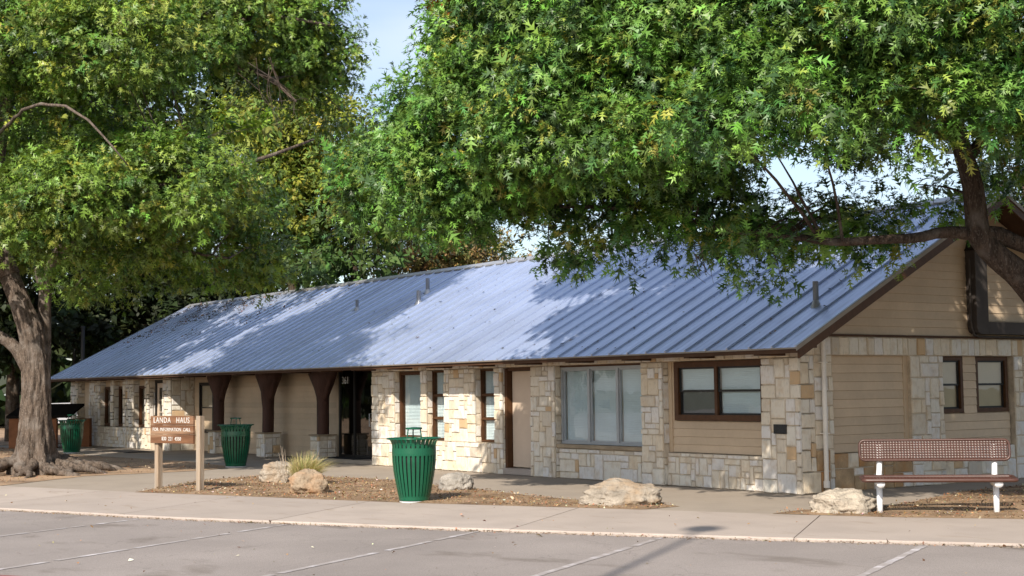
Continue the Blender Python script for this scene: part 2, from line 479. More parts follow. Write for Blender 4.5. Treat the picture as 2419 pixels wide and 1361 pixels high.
# sidewalk slabs along the kerb
sw = MB()
sidewalk = empty('sidewalk'); tag(sidewalk, kind='structure')
joints = [-40, -36, -32.5, -29, -26, -23, -20, -16.6, -13.3, -10.1, -6.85, -4.1, -.65, 2.75, 6.0, 9.2, 12.5]
def kerbpt(x):
    y = ylin(INNER, x)
    for k in range(400):
        t = k * .01; q = (x + .58 * t, y - .78 * t)
        if q[1] <= ylin(KERB, q[0]): return q
    return q
for a, b in zip(joints, joints[1:]):
    inn = [(a, ylin(INNER, a))] + [p for p in INNER if a < p[0] < b] + [(b, ylin(INNER, b))]
    ka, kb = kerbpt(a), kerbpt(b)
    outer = [ka] + [p for p in KERB if ka[0] < p[0] < kb[0]] + [kb]
    g = .009
    inn[0] = (inn[0][0] + g, inn[0][1]); inn[-1] = (inn[-1][0] - g, inn[-1][1])
    outer[0] = (outer[0][0] + g, outer[0][1]); outer[-1] = (outer[-1][0] - g, outer[-1][1])
    # crumbling kerb edge
    rs = random.Random(int(a * 10))
    ed = []
    for (x0, y0), (x1, y1) in zip(outer, outer[1:]):
        n = max(1, int(math.hypot(x1 - x0, y1 - y0) / .16))
        for k in range(n):
            t = k / n
            q = rs.uniform(-.016, .016)
            ed.append((x0 + (x1 - x0) * t + q * .5, y0 + (y1 - y0) * t - q))
    ed.append(outer[-1])
    n = len(ed); m = len(inn)
    top_in = [(x - .007, y + .010 + rs.uniform(-.006, .012), 0) for x, y in ed]
    v = [(x, y, 0) for x, y in inn] + [(x, y, -.014) for x, y, z in top_in[::-1]]
    v = [(x, y, 0) for x, y in inn] + top_in[::-1] + [(x, y, -.02) for x, y in ed[::-1]] + [(x, y, -.12) for x, y in ed[::-1]]
    f = [tuple(range(m + n))[::-1]]
    for k in range(n - 1):
        f.append((m + k, m + k + 1, m + n + k + 1, m + n + k)); f.append((m + n + k, m + n + k + 1, m + 2 * n + k + 1, m + 2 * n + k))
    mb = MB().add(v, f)
    me = mb.mesh('slab'); recalc(me)
    if me.polygons[0].normal.z < 0: me.flip_normals()
    link('slab', me, 'conc', sidewalk)
# joint filler sheet
sheet('sidewalk_bed', INNER + KERB[::-1], -.03, 'dirt')

def bed(name, pts, seed, mat='dirt'):
    return sheet(name, pts, .002, mat, sub=5, rough=.03, seed=seed)
bed('planting_bed', [(-9.2, -8.0), (-7.28, -7.18), (-3.42, -5.66), (.29, -3.75), (.25, -2.95), (-.65, -2.78), (-1.82, -3.3), (-3.71, -3.21), (-5.54, -2.9), (-6.49, -2.98), (-8.44, -2.77), (-9.91, -2.81), (-11.3, -3.4), (-12.24, -4.14), (-11.59, -5.7)], 4)
bed('planting_bed', [(2.1, -2.86), (3.6, -2.14), (4.84, -1.2), (13, 4.5), (9, 9), (1.1, 4.7), (1.3, 2.5), (2.1, .3), (2.44, -1.12), (1.95, -2.1)], 5)

def stripe(name, p0, p1, w, mat, z=-.037, seed=0):
    rs = random.Random(seed)
    p0, p1 = np.array(p0), np.array(p1); d = p1 - p0; L = np.linalg.norm(d); d /= L; nn = np.array([-d[1], d[0]])
    n = int(L / .12); mb = MB(); vs = []
    for k in range(n + 1):
        q = p0 + d * L * k / n; a, b = rs.uniform(.72, 1.05) * w / 2, rs.uniform(.72, 1.05) * w / 2
        vs += [(*(q + nn * a), z), (*(q - nn * b), z)]
    fs = []
    for k in range(n):
        if rs.random() > .06: fs.append((2 * k, 2 * k + 1, 2 * k + 3, 2 * k + 2))
    mb.add(vs, fs); me = mb.mesh(name); recalc(me)
    if me.polygons[0].normal.z < 0: me.flip_normals()
    tag(link(name, me, mat), kind='structure')
for i, (a, b) in enumerate([((-1.84, -8.33), (1.4, -14.2)), ((.87, -6.95), (4.6, -13.6)), ((-4.07, -9.8), (-1.2, -15.4)), ((-7.24, -11.1), (-4.4, -16.8)),
                            ((3.2, -5.9), (6.9, -12.4)), ((5.94, -4.35), (9.5, -11.4))]):
    stripe('parking_line', a, b, .10, 'line', seed=i)
stripe('red_line', (-1.5, -15.2), (4.2, -11.9), .10, 'redline', seed=9)

# ------------------------------------------------------------------ the building
bld = empty('building', (0, 0, 0))
tag(bld, 'long single-storey limestone building with grey standing-seam metal gable roof', 'building')
HE, O2, O1, WD, HR, LX = 2.455, .68, .63, 4.97, 5.37, -37.45
SL = (HR - HE) / (WD + O2)                    # roof slope
RA = math.atan(SL)
FX = -14.3                                     # left end of the near stone section
RXL = -27.2                                    # left end of the porch
def roof_under(y): return HE - .11 + (y + O2) * SL if y <= WD else HE - .11 + (2 * WD - y + O2) * SL

# wall cores (rendered/mortared backing)
w = MB()
w.box(FX, -.25, .32, 9.6, 0, 2.6)
w.box(FX, -.02, .03, .34, 2.30, 2.66)                                    # band backing
for a, b in [(-14.3, -13.22), (-12.0, -11.74), (-10.99, -9.72), (-8.97, -8.65), (-7.63, -6.79), (-4.07, -3.45), (-.9, -.031)]:
    w.box(a + (.03 if a > -14 else .0), b - .03, .03, .36, 0, 2.305)     # pier backing
for a, b in [(-13.22, -12.0), (-11.74, -10.99), (-9.72, -8.97)]: w.box(a - .04, b + .04, .032, .35, 0, .66)
for a, b in [(-6.79, -4.07), (-3.45, -.9)]: w.box(a - .04, b + .04, .14, .35, 0, .61)
w.box(-.3, -.03, .352, .85, 0, 2.34); w.box(-.3, -.03, 2.91, 3.82, 0, 2.34); w.box(-.3, -.03, 5.95, 9.94, 0, 2.34)
w.box(-.3, -.028, .30, 9.93, 2.335, 2.66)
w.box(-.3, -.06, .8, 6.0, 0, .64)
w.build('wall', 'mortar', bld)
w = MB()
w.box(LX + .5, RXL - .02, .32, 9.6, 0, 2.6); w.box(LX + .5, RXL - .03, .03, .34, 2.30, 2.66)
w.box(LX + .48, RXL - .033, .032, .35, 0, .70)
w.box(RXL - .2, RXL - .03, .03, .86, 0, 2.64)
w.build('wall', 'mortar', bld)
w = MB()
w.box(RXL - .05, -17.36, .85, 9.6, 0, 2.9); w.box(-17.4, FX - .02, 3.2, 9.6, 0, 2.9)
w.build('wall', 'trim', bld)
w = MB(); w.box(-17.36, FX + .05, .86, 3.1, -.02, .09); w.box(-17.36, FX + .05, 3.0, 3.19, .09, 2.9); w.box(-17.37, -17.3, .9, 3.1, .09, 2.9); w.box(FX - .03, FX + .05, .36, 3.1, .09, 2.9); w.box(-17.36, FX + .03, .62, 3.1, 2.48, 2.9)
w.build('lobby', 'dark', bld)

# ---- stones
def ashlar(u0, u1, z0, z1, unit, rs, style='mix'):
    nu, nz = max(1, round((u1 - u0) / unit)), max(1, round((z1 - z0) / unit))
    du, dz = (u1 - u0) / nu, (z1 - z0) / nz
    occ = [[False] * nu for _ in range(nz)]
    sizes = {'mix': [(2, 2, 5), (3, 2, 5), (2, 1, 3), (1, 2, 3), (2, 3, 4), (3, 3, 2), (4, 2, 2), (1, 1, 1), (3, 1, 2), (1, 3, 1), (4, 3, 1), (2, 4, 1)],
             'big': [(2, 2, 5), (3, 2, 5), (3, 3, 3), (2, 3, 4), (4, 3, 2), (2, 1, 1), (1, 2, 1), (4, 2, 2)],
             'rub': [(1, 1, 3), (2, 1, 4), (1, 2, 4), (2, 2, 5), (1, 3, 2), (2, 3, 2), (3, 2, 1), (3, 1, 1)]}[style]
    out = []
    for j in range(nz):
        for i in range(nu):
            if occ[j][i]: continue
            opts = []
            for a, b, wt in sizes:
                if i + a <= nu and j + b <= nz and not any(occ[y][x] for y in range(j, j + b) for x in range(i, i + a)):
                    opts.append((a, b, wt))
            if not opts: opts = [(1, 1, 1)]
            a, b, _ = rs.choices(opts, [o[2] for o in opts])[0]
            for y in range(j, j + b):
                for x in range(i, i + a): occ[y][x] = True
            out.append((u0 + i * du, u0 + (i + a) * du, z0 + j * dz, z0 + (j + b) * dz))
    return out

def band(u0, u1, z0, z1, rs, wmin=.14, wmax=.30):
    out = []; u = u0
    while u < u1 - .02:
        w_ = rs.uniform(wmin, wmax)
        if u1 - u - w_ < wmin * .7: w_ = u1 - u
        out.append((u, u + w_, z0, z1)); u += w_
    return out

def stone_proto(seed):
    rs = random.Random(seed); v = []; f = []
    j = lambda a: rs.uniform(-a, a)
    cs = [(-.5, -.5), (0 + j(.1), -.5), (.5, -.5), (.5, 0 + j(.1)), (.5, .5), (0 + j(.1), .5), (-.5, .5), (-.5, 0 + j(.1))]
    ring0 = [(x, 0, z) for x, z in cs]
    ring1 = [(x * (1 - abs(j(.035))), -.62 + j(.1), z * (1 - abs(j(.035)))) for x, z in cs]
    ring2 = [(x * (.90 + j(.05)), -.95 + j(.12), z * (.90 + j(.05))) for x, z in cs]
    v = ring0 + ring1 + ring2 + [(j(.15), -1.05 + j(.2), j(.15))]
    for r0 in (0, 8):
        for k in range(8): f.append((r0 + k, r0 + (k + 1) % 8, r0 + 8 + (k + 1) % 8, r0 + 8 + k))
    for k in range(8): f.append((16 + k, 16 + (k + 1) % 8, 24))
    me = bpy.data.meshes.new('stone'); me.from_pydata(v, [], f); me.update(); me.materials.append(MT['stone'])
    return me, np.array(v), f
PROTO = [stone_proto(s) for s in range(8)]
STONES = []                                   # (priority depth, location, rotz, scale, proto)
def put_stones(rects, face, plane, rs, prot=.045, gap=.014, depth=.038):
    """face 'F': facing -Y on plane y; 'G': facing +X on plane x"""
    for (a, b, z0, z1) in rects:
        pr = depth + rs.uniform(-.3, 1) * prot * .5
        cu, cz = (a + b) / 2, (z0 + z1) / 2
        g = gap * rs.uniform(.7, 1.5)
        sc = (max(.02, b - a - g), pr, max(.02, z1 - z0 - g))
        if face == 'F': loc, rz = (cu, plane + depth + .012, cz), 0.0
        else: loc, rz = (plane - depth - .012, cu, cz), math.pi / 2
        d = (np.array(loc) - CAM) @ CF
        rusty = face == 'G' and plane > -.1 and cz < .64 and cu < 3.0 and rs.random() < (.9 if cu < .9 else .6)
        STONES.append((sc[0] * sc[2] / d ** 2 * (.62 if face == 'F' else .78), loc, rz, sc, rs.randrange(8), rusty))
rs = random.Random(21)
# near section, front face
put_stones(band(FX, 0, 2.30, 2.64, rs), 'F', .0, rs)
for a, b in [(-14.3, -13.22), (-12.0, -11.74), (-10.99, -9.72), (-8.97, -8.65), (-7.63, -6.79), (-4.07, -3.45)]:
    low = a < -8.7
    z0 = .66 if low else 0
    put_stones(ashlar(a, b, z0 if low else 0.0, 2.30, .105, rs), 'F', 0, rs)
put_stones(ashlar(-.9, 0, 0, 2.30, .115, rs, 'big'), 'F', 0, rs)
put_stones(ashlar(FX, -8.65, 0, .66, .115, rs), 'F', 0, rs)
put_stones(ashlar(-6.79, -4.07, 0, .52, .13, rs), 'F', .11, rs); put_stones(band(-6.79, -4.07, .52, .61, rs, .2, .45), 'F', .11, rs)
put_stones(ashlar(-3.45, -.9, 0, .54, .108, rs, 'rub'), 'F', .11, rs); put_stones(band(-3.45, -.9, .54, .61, rs, .15, .4), 'F', .11, rs)
# returns facing right
for x, z0 in [(-13.22, .66), (-11.74, .66), (-9.72, .66), (-8.65, 0), (-6.79, 0), (-3.45, 0)]:
    put_stones([(a + .0, b, c, d) for a, b, c, d in ashlar(.052, .32, z0, 2.30, .13, rs)], 'G', x, rs)
# gable end
put_stones(ashlar(.05, .85, 0, 2.335, .12, rs, 'big'), 'G', 0, rs)
put_stones(band(.05, 9.9, 2.335, 2.66, rs, .13, .28), 'G', 0, rs)
put_stones(ashlar(.85, 2.91, 0, .66, .125, rs), 'G', -.03, rs)
put_stones(ashlar(2.91, 3.82, 0, 2.335, .13, rs, 'big'), 'G', 0, rs)
put_stones(ashlar(3.82, 5.95, 0, .66, .13, rs), 'G', -.03, rs)
put_stones(ashlar(5.95, 9.92, 0, 2.335, .14, rs), 'G', 0, rs)
# left wing
WL = LX + .48
put_stones(band(WL, RXL, 2.42, 2.64, rs, .2, .35), 'F', 0, rs)
LP = [(WL, -36.2), (-34.94, -33.79), (-32.73, -32.40), (-31.5, -30.46), (-29.47, -29.07), (-27.9, RXL)]
for a, b in LP: put_stones(ashlar(a, b, .72, 2.42, .12, rs, 'rub'), 'F', 0, rs, gap=.022)
put_stones(ashlar(WL, -36.2, 0, .72, .12, rs, 'rub'), 'F', 0, rs, gap=.022)
put_stones(ashlar(-34.94, -28.95, 0, .72, .12, rs, 'rub'), 'F', 0, rs, gap=.022)
put_stones(ashlar(-27.9, RXL, 0, .72, .12, rs, 'rub'), 'F', 0, rs, gap=.022)
for x in (-36.2, -33.79, -32.40, -30.46, -29.07): put_stones(ashlar(.052, .32, .72, 2.42, .13, rs, 'rub'), 'G', x, rs)
put_stones(ashlar(.052, .83, 0, 2.60, .16, rs, 'big'), 'G', RXL, rs, gap=.02)
# porch post pedestals
PEDX = [-24.1, -20.7, -17.4]
for x in PEDX:
    put_stones(ashlar(x - .26, x + .26, 0, .66, .13, rs), 'F', .04, rs, gap=.018)
    put_stones(ashlar(.09, .56, 0, .66, .12, rs), 'G', x + .26, rs, gap=.018)

STONES.sort(key=lambda s: -s[0])
wall_stones = empty('stone_facing'); wall_stones.parent = bld
for k, (pri, loc, rz, sc, pi, rusty) in enumerate(STONES[:300]):
    o = link('stone', PROTO[pi][0], None, wall_stones, loc, (0, 0, rz), sc)
    if rusty:
        o.material_slots[0].link = 'OBJECT'; o.material_slots[0].material = MT['stone_rust']
vs, fs, rn = [], [], []
for (pri, loc, rz, sc, pi, rusty) in STONES[300:]:
    P = PROTO[pi][1] * np.array(sc)
    if rz: P = np.stack([-P[:, 1], P[:, 0], P[:, 2]], 1)
    k = len(vs); vs += (P + np.array(loc)).tolist(); fs += [tuple(i + k for i in f) for f in PROTO[pi][2]]
    rn += [random.random()] * len(PROTO[pi][2])
me = bpy.data.meshes.new('small_stones'); me.from_pydata(vs, [], fs); me.update()
at_ = me.attributes.new('rnd', 'FLOAT', 'FACE'); at_.data.foreach_set('value', rn)
tag(link('small_stones', me, 'stone_j', wall_stones), kind='stuff')
print('stones', len(STONES))
for x in PEDX:
    p = MB().box(x - .22, x + .22, .085, .52, 0, .66); p.build('pedestal_core', 'mortar', bld)
    MB().cbox(x - .29, x + .29, .02, .58, .665, .70, .008).build('pedestal_cap', 'sill', bld)

# ---- siding boards (lapped)
def board(x0, x1, z0, z1, t=.016):
    h = .004
    v = [(x0, 0, z0), (x1, 0, z0), (x1, -t, z0 + h), (x0, -t, z0 + h), (x1, -.004, z1), (x0, -.004, z1), (x0, 0, z1), (x1, 0, z1)]
    return MB().add(v, [(0, 1, 2, 3), (3, 2, 4, 5), (5, 4, 7, 6), (0, 3, 5, 6), (1, 7, 4, 2)])
def siding(x0, x1, z0, z1, loc, rz, parent, pitch=.155, skip=()):
    n = max(1, round((z1 - z0) / pitch)); p = (z1 - z0) / n
    for k in range(n):
        a, b = z0 + k * p, z0 + (k + 1) * p + .004
        segs = [(x0, x1)]
        for (sx0, sx1, sz0, sz1) in skip:
            if (a + b) / 2 > sz0 and (a + b) / 2 < sz1:
                segs = [q for s in segs for q in ((s[0], min(s[1], sx0)), (max(s[0], sx1), s[1])) if q[1] - q[0] > .03]
        for s in segs: board(s[0], s[1], a, b - .006).build('siding_board', 'siding', bld, loc, (0, 0, rz))
# bay beside the corner pier
siding(-3.36, -.9, .62, 1.20, (0, .205, 0), 0, bld)
MB().box(-3.45, -3.36, .17, .32, .62, 2.30).build('corner_board', 'trim', bld)
MB().box(-3.36, -3.25, .19, .32, 1.20, 2.30).build('corner_board', 'trim', bld)
# gable: two recessed panels
G90 = math.pi / 2
siding(.85, 2.80, .66, 2.335, (-.12, 0, 0), G90, bld, .152)
MB().box(-.25, -.095, 2.80, 2.91, .66, 2.335).build('corner_board', 'trim', bld)
siding(3.82, 5.90, .66, 2.335, (-.12, 0, 0), G90, bld, .152, skip=[(3.72, 4.52, 1.28, 2.4), (4.90, 5.88, 1.28, 2.4)])
MB().box(-.25, -.20, .8, 6.0, .6, 2.335).build('sheathing', 'trim', bld)
# gable triangle
n = 18; z = 2.70; p = .149
while z < roof_under(WD) - .05:
    zt = min(z + p, roof_under(WD) - .002)
    y0a = (z - (HE - .11)) / SL - O2; y0b = (zt - (HE - .11)) / SL - O2
    y0a, y0b = y0a - .02, min(y0b - .02, WD - .01)
    t = .016
    v = [(0, y0a, z), (0, 2 * WD - y0a, z), (t, 2 * WD - y0a, z + .004), (t, y0a, z + .004), (.004, 2 * WD - y0b, zt), (.004, y0b, zt), (0, y0b, zt), (0, 2 * WD - y0b, zt)]
    mb = MB().add(v, [(0, 1, 2, 3), (3, 2, 4, 5), (5, 4, 7, 6), (0, 3, 5, 6), (1, 7, 4, 2)])
    mb.build('siding_board', 'siding', bld, (-.03, 0, 0)); z += p
v = [(-.032, -.2, 2.655), (-.032, 2 * WD + .2, 2.655), (-.032, WD, roof_under(WD)), (-.2, -.2, 2.655), (-.2, 2 * WD + .2, 2.655), (-.2, WD, roof_under(WD))]
MB().add(v, [(0, 1, 2), (5, 4, 3), (0, 3, 4, 1)]).build('gable_wall', 'trim', bld)
MB().box(-.04, .035, .55, 9.4, 2.662, 2.695).build('drip_cap', 'soffit', bld)
v = [(LX + .5, -.2, 2.6), (LX + .5, 2 * WD + .2, 2.6), (LX + .5, WD, roof_under(WD))]
MB().add(v, [(0, 2, 1)]).build('gable_wall', 'trim', bld)
# porch back wall siding
siding(RXL, -17.46, .0, 2.62, (0, .845, 0), 0, bld, .155, skip=[(-26.75, -25.6, .58, 2.2)])
MB().box(-17.52, -17.36, .78, .9, .05, 2.62).build('corner_board', 'trim', bld)
# left wing cream panels
siding(-36.2, -34.94, 0.0, 2.45, (0, .30, 0), 0, bld, .17)
for a, b in [(-33.79, -32.73), (-32.40, -31.5), (-30.46, -29.47)]:
    MB().box(a, b, .24, .31, 2.12, 2.42).build('panel', 'trim', bld)

# ---- windows
def window(w_, h, loc, rz, fr='brown', fw=.06, sash='black', rows=(), cols=(), blind='blind', dbl=False, screen=None, depth=.10, name='window', glass='glass', fd=None):
    """frame mesh with panes, bars and blinds; local x right, y into the wall, z up"""
    f = MB()
    f.box(0, w_, -depth * .2, depth, 0, fw); f.box(0, w_, -depth * .2, depth, h - fw, h)
    f.box(0, fw, -depth * .2 + .002, depth, fw, h - fw); f.box(w_ - fw, w_, -depth * .2 + .002, depth, fw, h - fw)
    o = f.build(name, fr, bld, loc, (0, 0, rz))
    ix0, ix1, iz0, iz1 = fw, w_ - fw, fw, h - fw
    xs = [ix0] + list(cols) + [ix1]; zs = [iz0] + list(rows) + [iz1]
    for c in cols: MB().box(c - .035, c + .035, -.012, depth, iz0, iz1).build('mullion', fr, o)
    for r_ in rows: MB().box(ix0, ix1, -.008, depth * .8, r_ - .022, r_ + .022).build('transom', fr, o)
    for i, (a, b) in enumerate(zip(xs, xs[1:])):
        for j, (c, d) in enumerate(zip(zs, zs[1:])):
            e = .035 if cols and i else 0; e2 = .035 if cols and i < len(xs) - 2 else 0
            q = .022 if rows and j else 0; q2 = .022 if rows and j < len(zs) - 2 else 0
            a2, b2, c2, d2 = a + e, b - e2, c + q, d - q2
            sw_ = .034 if sash else .012
            if dbl:
                mid = (c2 + d2) / 2
                parts = [(c2, mid + .02, .052), (mid - .02, d2, .03)]
            else: parts = [(c2, d2, .035)]
            for k, (c3, d3, yy) in enumerate(parts):
                s = MB()
                s.box(a2, b2, yy - .014, yy + .014, c3, c3 + sw_); s.box(a2, b2, yy - .014, yy + .014, d3 - sw_, d3)
                s.box(a2, a2 + sw_, yy - .013, yy + .013, c3 + sw_, d3 - sw_); s.box(b2 - sw_, b2, yy - .013, yy + .013, c3 + sw_, d3 - sw_)
                so = s.build('sash', sash or fr, o)
                pv = [(a2 + sw_ * .6, yy, c3 + sw_ * .6), (b2 - sw_ * .6, yy, c3 + sw_ * .6), (b2 - sw_ * .6, yy, d3 - sw_ * .6), (a2 + sw_ * .6, yy, d3 - sw_ * .6)]
                MB().add(pv, [(0, 1, 2, 3)]).build('pane', glass, o)
                if screen and (i, k) in screen:
                    MB().add([(x, yy + .02, z_) for x, _, z_ in pv], [(0, 1, 2, 3)]).build('insect_screen', 'screen', o)
            if blind:
                b_ = MB(); zz = c2 + .02; lean = .012; x1 = a2 + .05 if b2 - a2 > .5 else a2
                while zz < d2 - .01:
                    b_.add([(x1, .085 - lean, zz), (b2, .085 - lean, zz), (b2, .085 + lean, zz + .028), (x1, .085 + lean, zz + .028)], [(0, 1, 2, 3)]); zz += .034
                b_.add([(a2, .112, c2), (b2, .112, c2), (b2, .112, d2), (a2, .112, d2)], [(0, 1, 2, 3)])
                b_.build('blind', blind, o)
    return o
# narrow windows in the sunlit stone piers
window(1.22, 1.60, (-13.22, .20, .68), 0, fw=.065, sash=None, blind='blind')
window(.75, 1.60, (-11.74, .20, .68), 0, fw=.03, sash=None, rows=(.50, 1.03))
window(.75, 1.60, (-9.72, .20, .68), 0, fw=.03, sash=None, rows=(.50, 1.03))
# wide aluminium window
window(2.70, 1.56, (-6.78, .20, .70), 0, fr='alu', fw=.045, sash='alu', cols=(.90, 1.80))
MB().cbox(-6.86, -4.09, .06, .26, .615, .695, .01).build('window_sill', 'sill', bld)
MB().box(-6.78, -4.08, .16, .30, 2.262, 2.298).build('window_head', 'brown', bld)
# double sash window in the bay
wb = window(2.33, 1.08, (-3.25, .155, 1.21), 0, fw=.105, cols=(1.10,), dbl=True, screen=[(0, 0)], depth=.12)
# gable sash windows
window(.80, 1.045, (-.13, 3.72, 1.285), G90, fw=.075, dbl=True)
window(.98, 1.045, (-.13, 4.90, 1.285), G90, fw=.075, dbl=True)
# porch window and left wing windows
window(1.10, 1.60, (-26.73, .80, .58), 0, fr='black', fw=.07, dbl=True, screen=[(0, 0)])
for a, b in [(-33.79, -32.73), (-32.40, -31.5), (-30.46, -29.47)]:
    window(b - a, 1.40, (a, .22, .72), 0, fr='brown', fw=.07, sash='brown', blind='dark')
# plain beige door, brown jambs
MB().box(-8.65, -8.57, .08, .34, .14, 2.28).box(-7.72, -7.64, .10, .34, .14, 2.20).box(-8.56, -7.72, .10, .34, 2.22, 2.298).build('door_frame', 'brown', bld)
d = MB().cbox(-8.55, -7.725, .215, .27, .16, 2.215, .004).build('door', 'door', bld)
MB().tube([(-7.80, .21, 1.05), (-7.80, .165, 1.05)], .012, 8).tube([(-7.80, .165, 1.05), (-7.80, .150, 1.05)], .03, 12).build('door_knob', 'alu', d)
MB().cbox(-8.70, -7.62, .02, .30, .0, .135, .015).build('door_step', 'conc', bld)
# left wing french door
MB().box(-29.05, -28.92, .22, .33, 0, 2.40).box(-28.0, -27.92, .2, .33, 0, 2.4).box(-28.92, -28.0, .2, .33, 2.2, 2.4).build('door_frame', 'black', bld)
d = MB().box(-28.9, -28.75, .24, .28, .1, 2.19).box(-28.17, -28.02, .24, .28, .1, 2.19).box(-28.75, -28.17, .24, .28, .1, .45).box(-28.75, -28.17, .24, .28, 2.04, 2.19).build('door', 'door', bld)
for k in range(4):
    MB().add([(-28.75, .262, .47 + k * .39), (-28.17, .262, .47 + k * .39), (-28.17, .262, .84 + k * .39), (-28.75, .262, .84 + k * .39)], [(0, 1, 2, 3)]).build('pane', 'glass', d)
    MB().box(-28.75, -28.17, .242, .278, .455 + k * .39 - .014, .455 + k * .39 + .014).build('glazing_bar', 'door', d)
MB().box(-28.475, -28.445, .243, .277, .45, 2.04).build('glazing_bar', 'door', d)
MB().box(-28.75, -28.17, .30, .312, .45, 2.04).build('door_backing', 'dark', d)
# glazed entrance
e = MB()
for x in (-17.36, -16.55, -15.45, -14.36): e.box(x, x + .06, .76, .82, .09, 2.48)
e.box(-17.30, -14.36, .762, .818, 2.42, 2.48); e.box(-17.30, -14.36, .762, .818, .09, .16)
ent = e.build('entrance', 'black', bld)
for a, b in [(-17.30, -16.55), (-16.49, -15.45), (-15.39, -14.36)]:
    MB().add([(a, .79, .16), (b, .79, .16), (b, .79, 2.42), (a, .79, 2.42)], [(0, 1, 2, 3)]).build('pane', 'dglass', ent)
MB().tube([(-15.60, .76, .92), (-15.60, .70, .92), (-15.60, .70, 1.25), (-15.60, .76, 1.25)], .014, 8).build('door_handle', 'alu', ent)
nm = text_mesh('house_number', '361', .27); link('house_number', nm, 'number', ent, (-17.0, .768, 2.12), (R(90), 0, 0))
MB().box(-18.3, FX - .02, .12, .86, -.02, .088).build('entrance_step', 'conc2', bld)

# ---- cedar posts of the porch
for i, x in enumerate(PEDX):
    rs2 = random.Random(50 + i); mb = MB(); n = 16; zs = [.70, .9, 1.15, 1.4, 1.55, 1.7, 1.85, 2.0, 2.15, 2.3, 2.45, 2.58]
    k0 = len(mb.v)
    for z_ in zs:
        fl = max(0, min(1, (z_ - 1.66) / .62))
        for j in range(n):
            t = 2 * math.pi * j / n
            r_ = .165 * (1 + .05 * math.sin(3 * t + i + z_ * 2) + rs2.uniform(-.02, .02))
            rx = r_ * (1 + 2.7 * fl ** 1.25); ry = r_ * (1 + .8 * fl)
            b_ = .10 * math.exp(-((z_ - 1.63) / .07) ** 2) * max(0, math.cos(t - 3.6)) if i == 1 else 0
            mb.v.append((x + (rx + b_) * math.cos(t), .30 + (ry + b_) * math.sin(t), z_))
    for a in range(len(zs) - 1):
        for j in range(n):
            q = k0 + a * n + j; q2 = k0 + a * n + (j + 1) % n; mb.f.append((q, q2, q2 + n, q + n))
    mb.f.append(tuple(k0 + (len(zs) - 1) * n + j for j in range(n)))
    po = mb.build('post', 'timber', bld, smooth=True)
    for s in (-1, 1):
        pts, ra = resample([(x + s * .08, .30, 1.60), (x + s * .24, .30, 1.92), (x + s * .44, .30, 2.22), (x + s * .58, .30, 2.6)], [.09, .09, .085, .09], .12)
        MB().tube(pts, ra, 8).build('brace', 'timber', po, smooth=True)
MB().box(RXL, FX, .17, .43, 2.50, 2.70).build('porch_beam', 'soffit', bld)
MB().box(RXL, FX, .43, .84, 2.62, 2.64).build('porch_ceiling', 'soffit', bld)

# ---- roof
# deck underside
und = MB()
y0, yr = -O2 + .02, WD
for s in (0, 1):
    ya, yb = (y0, yr) if s == 0 else (2 * WD - y0, yr)
    za, zb = HE - .015 - .005, HR - .015
    v = [(LX + .02, ya, za - .05), (O1 - .02, ya, za - .05), (O1 - .02, yb, zb - .05), (LX + .02, yb, zb - .05), (LX + .02, ya, za), (O1 - .02, ya, za), (O1 - .02, yb, zb), (LX + .02, yb, zb)]
    und.add(v, [(0, 3, 2, 1), (4, 5, 6, 7), (0, 1, 5, 4), (1, 2, 6, 5), (3, 0, 4, 7)])
roof = und.build('roof', 'soffit', bld)
PITCH = .525
slope_len = math.hypot(WD + O2, HR - HE)
def panel(wd):
    h = .036
    # cross section over x (pan with two stiffening beads, seam at right), swept along local y
    xs = [(0, 0), (.018, 0)]
    xs = [(0, .0)]
    for c in (wd * .35, wd * .65): xs += [(c - .012, 0), (c, .004), (c + .012, 0)]
    xs += [(wd - .034, 0), (wd - .030, h), (wd - .006, h), (wd, 0)]
    m = MB(); L = slope_len + .03; n = len(xs)
    m.add([(x, -.03, z) for x, z in xs] + [(x, L - .03, z) for x, z in xs], [(k, k + 1, n + k + 1, n + k) for k in range(n - 1)])
    m.f.append((n - 4, n - 1, n - 2, n - 3))
    m.add([(0, -.03, 0), (wd - .032, -.03, 0), (wd - .032, -.03, -.02), (0, -.03, -.02)], [(0, 3, 2, 1)])
    me = m.mesh('roof_panel'); me.materials.append(MT['roof']); return me
pm = panel(PITCH)
nP = int(round((O1 - LX) / PITCH)); px_ = O1 - nP * PITCH
rsr = random.Random(4)
for k in range(nP):
    x = O1 - (k + 1) * PITCH
    link('roof_panel', pm, None, roof, (x, -O2, HE + rsr.uniform(0, .003)), (RA + rsr.uniform(-.0006, .0006), 0, 0))
bk = MB().add([(LX, 2 * WD + O2, HE), (O1, 2 * WD + O2, HE), (O1, WD, HR), (LX, WD, HR)], [(0, 1, 2, 3)])
bk.build('rear_slope', 'roof', roof)
rc = MB()
a = .20
for k in range(9):
    x0 = LX - .02 + k * (O1 - LX + .04) / 9; x1 = LX - .02 + (k + 1) * (O1 - LX + .04) / 9 + .04
    m = MB(); zz = HR + .052 + .002 * (k % 2); hh = .06
    m.add([(x0, WD - a, zz - a * SL - .035), (x0, WD - a, zz - a * SL), (x0, WD, zz), (x0, WD + a, zz - a * SL), (x0, WD + a, zz - a * SL - .035),
           (x1, WD - a, zz - a * SL - .035), (x1, WD - a, zz - a * SL), (x1, WD, zz), (x1, WD + a, zz - a * SL), (x1, WD + a, zz - a * SL - .035)],
          [(q, q + 5, q + 6, q + 1) for q in range(4)] + [(0, 1, 2, 3, 4), (9, 8, 7, 6, 5)])
    m.build('ridge_cap', 'cap', roof)
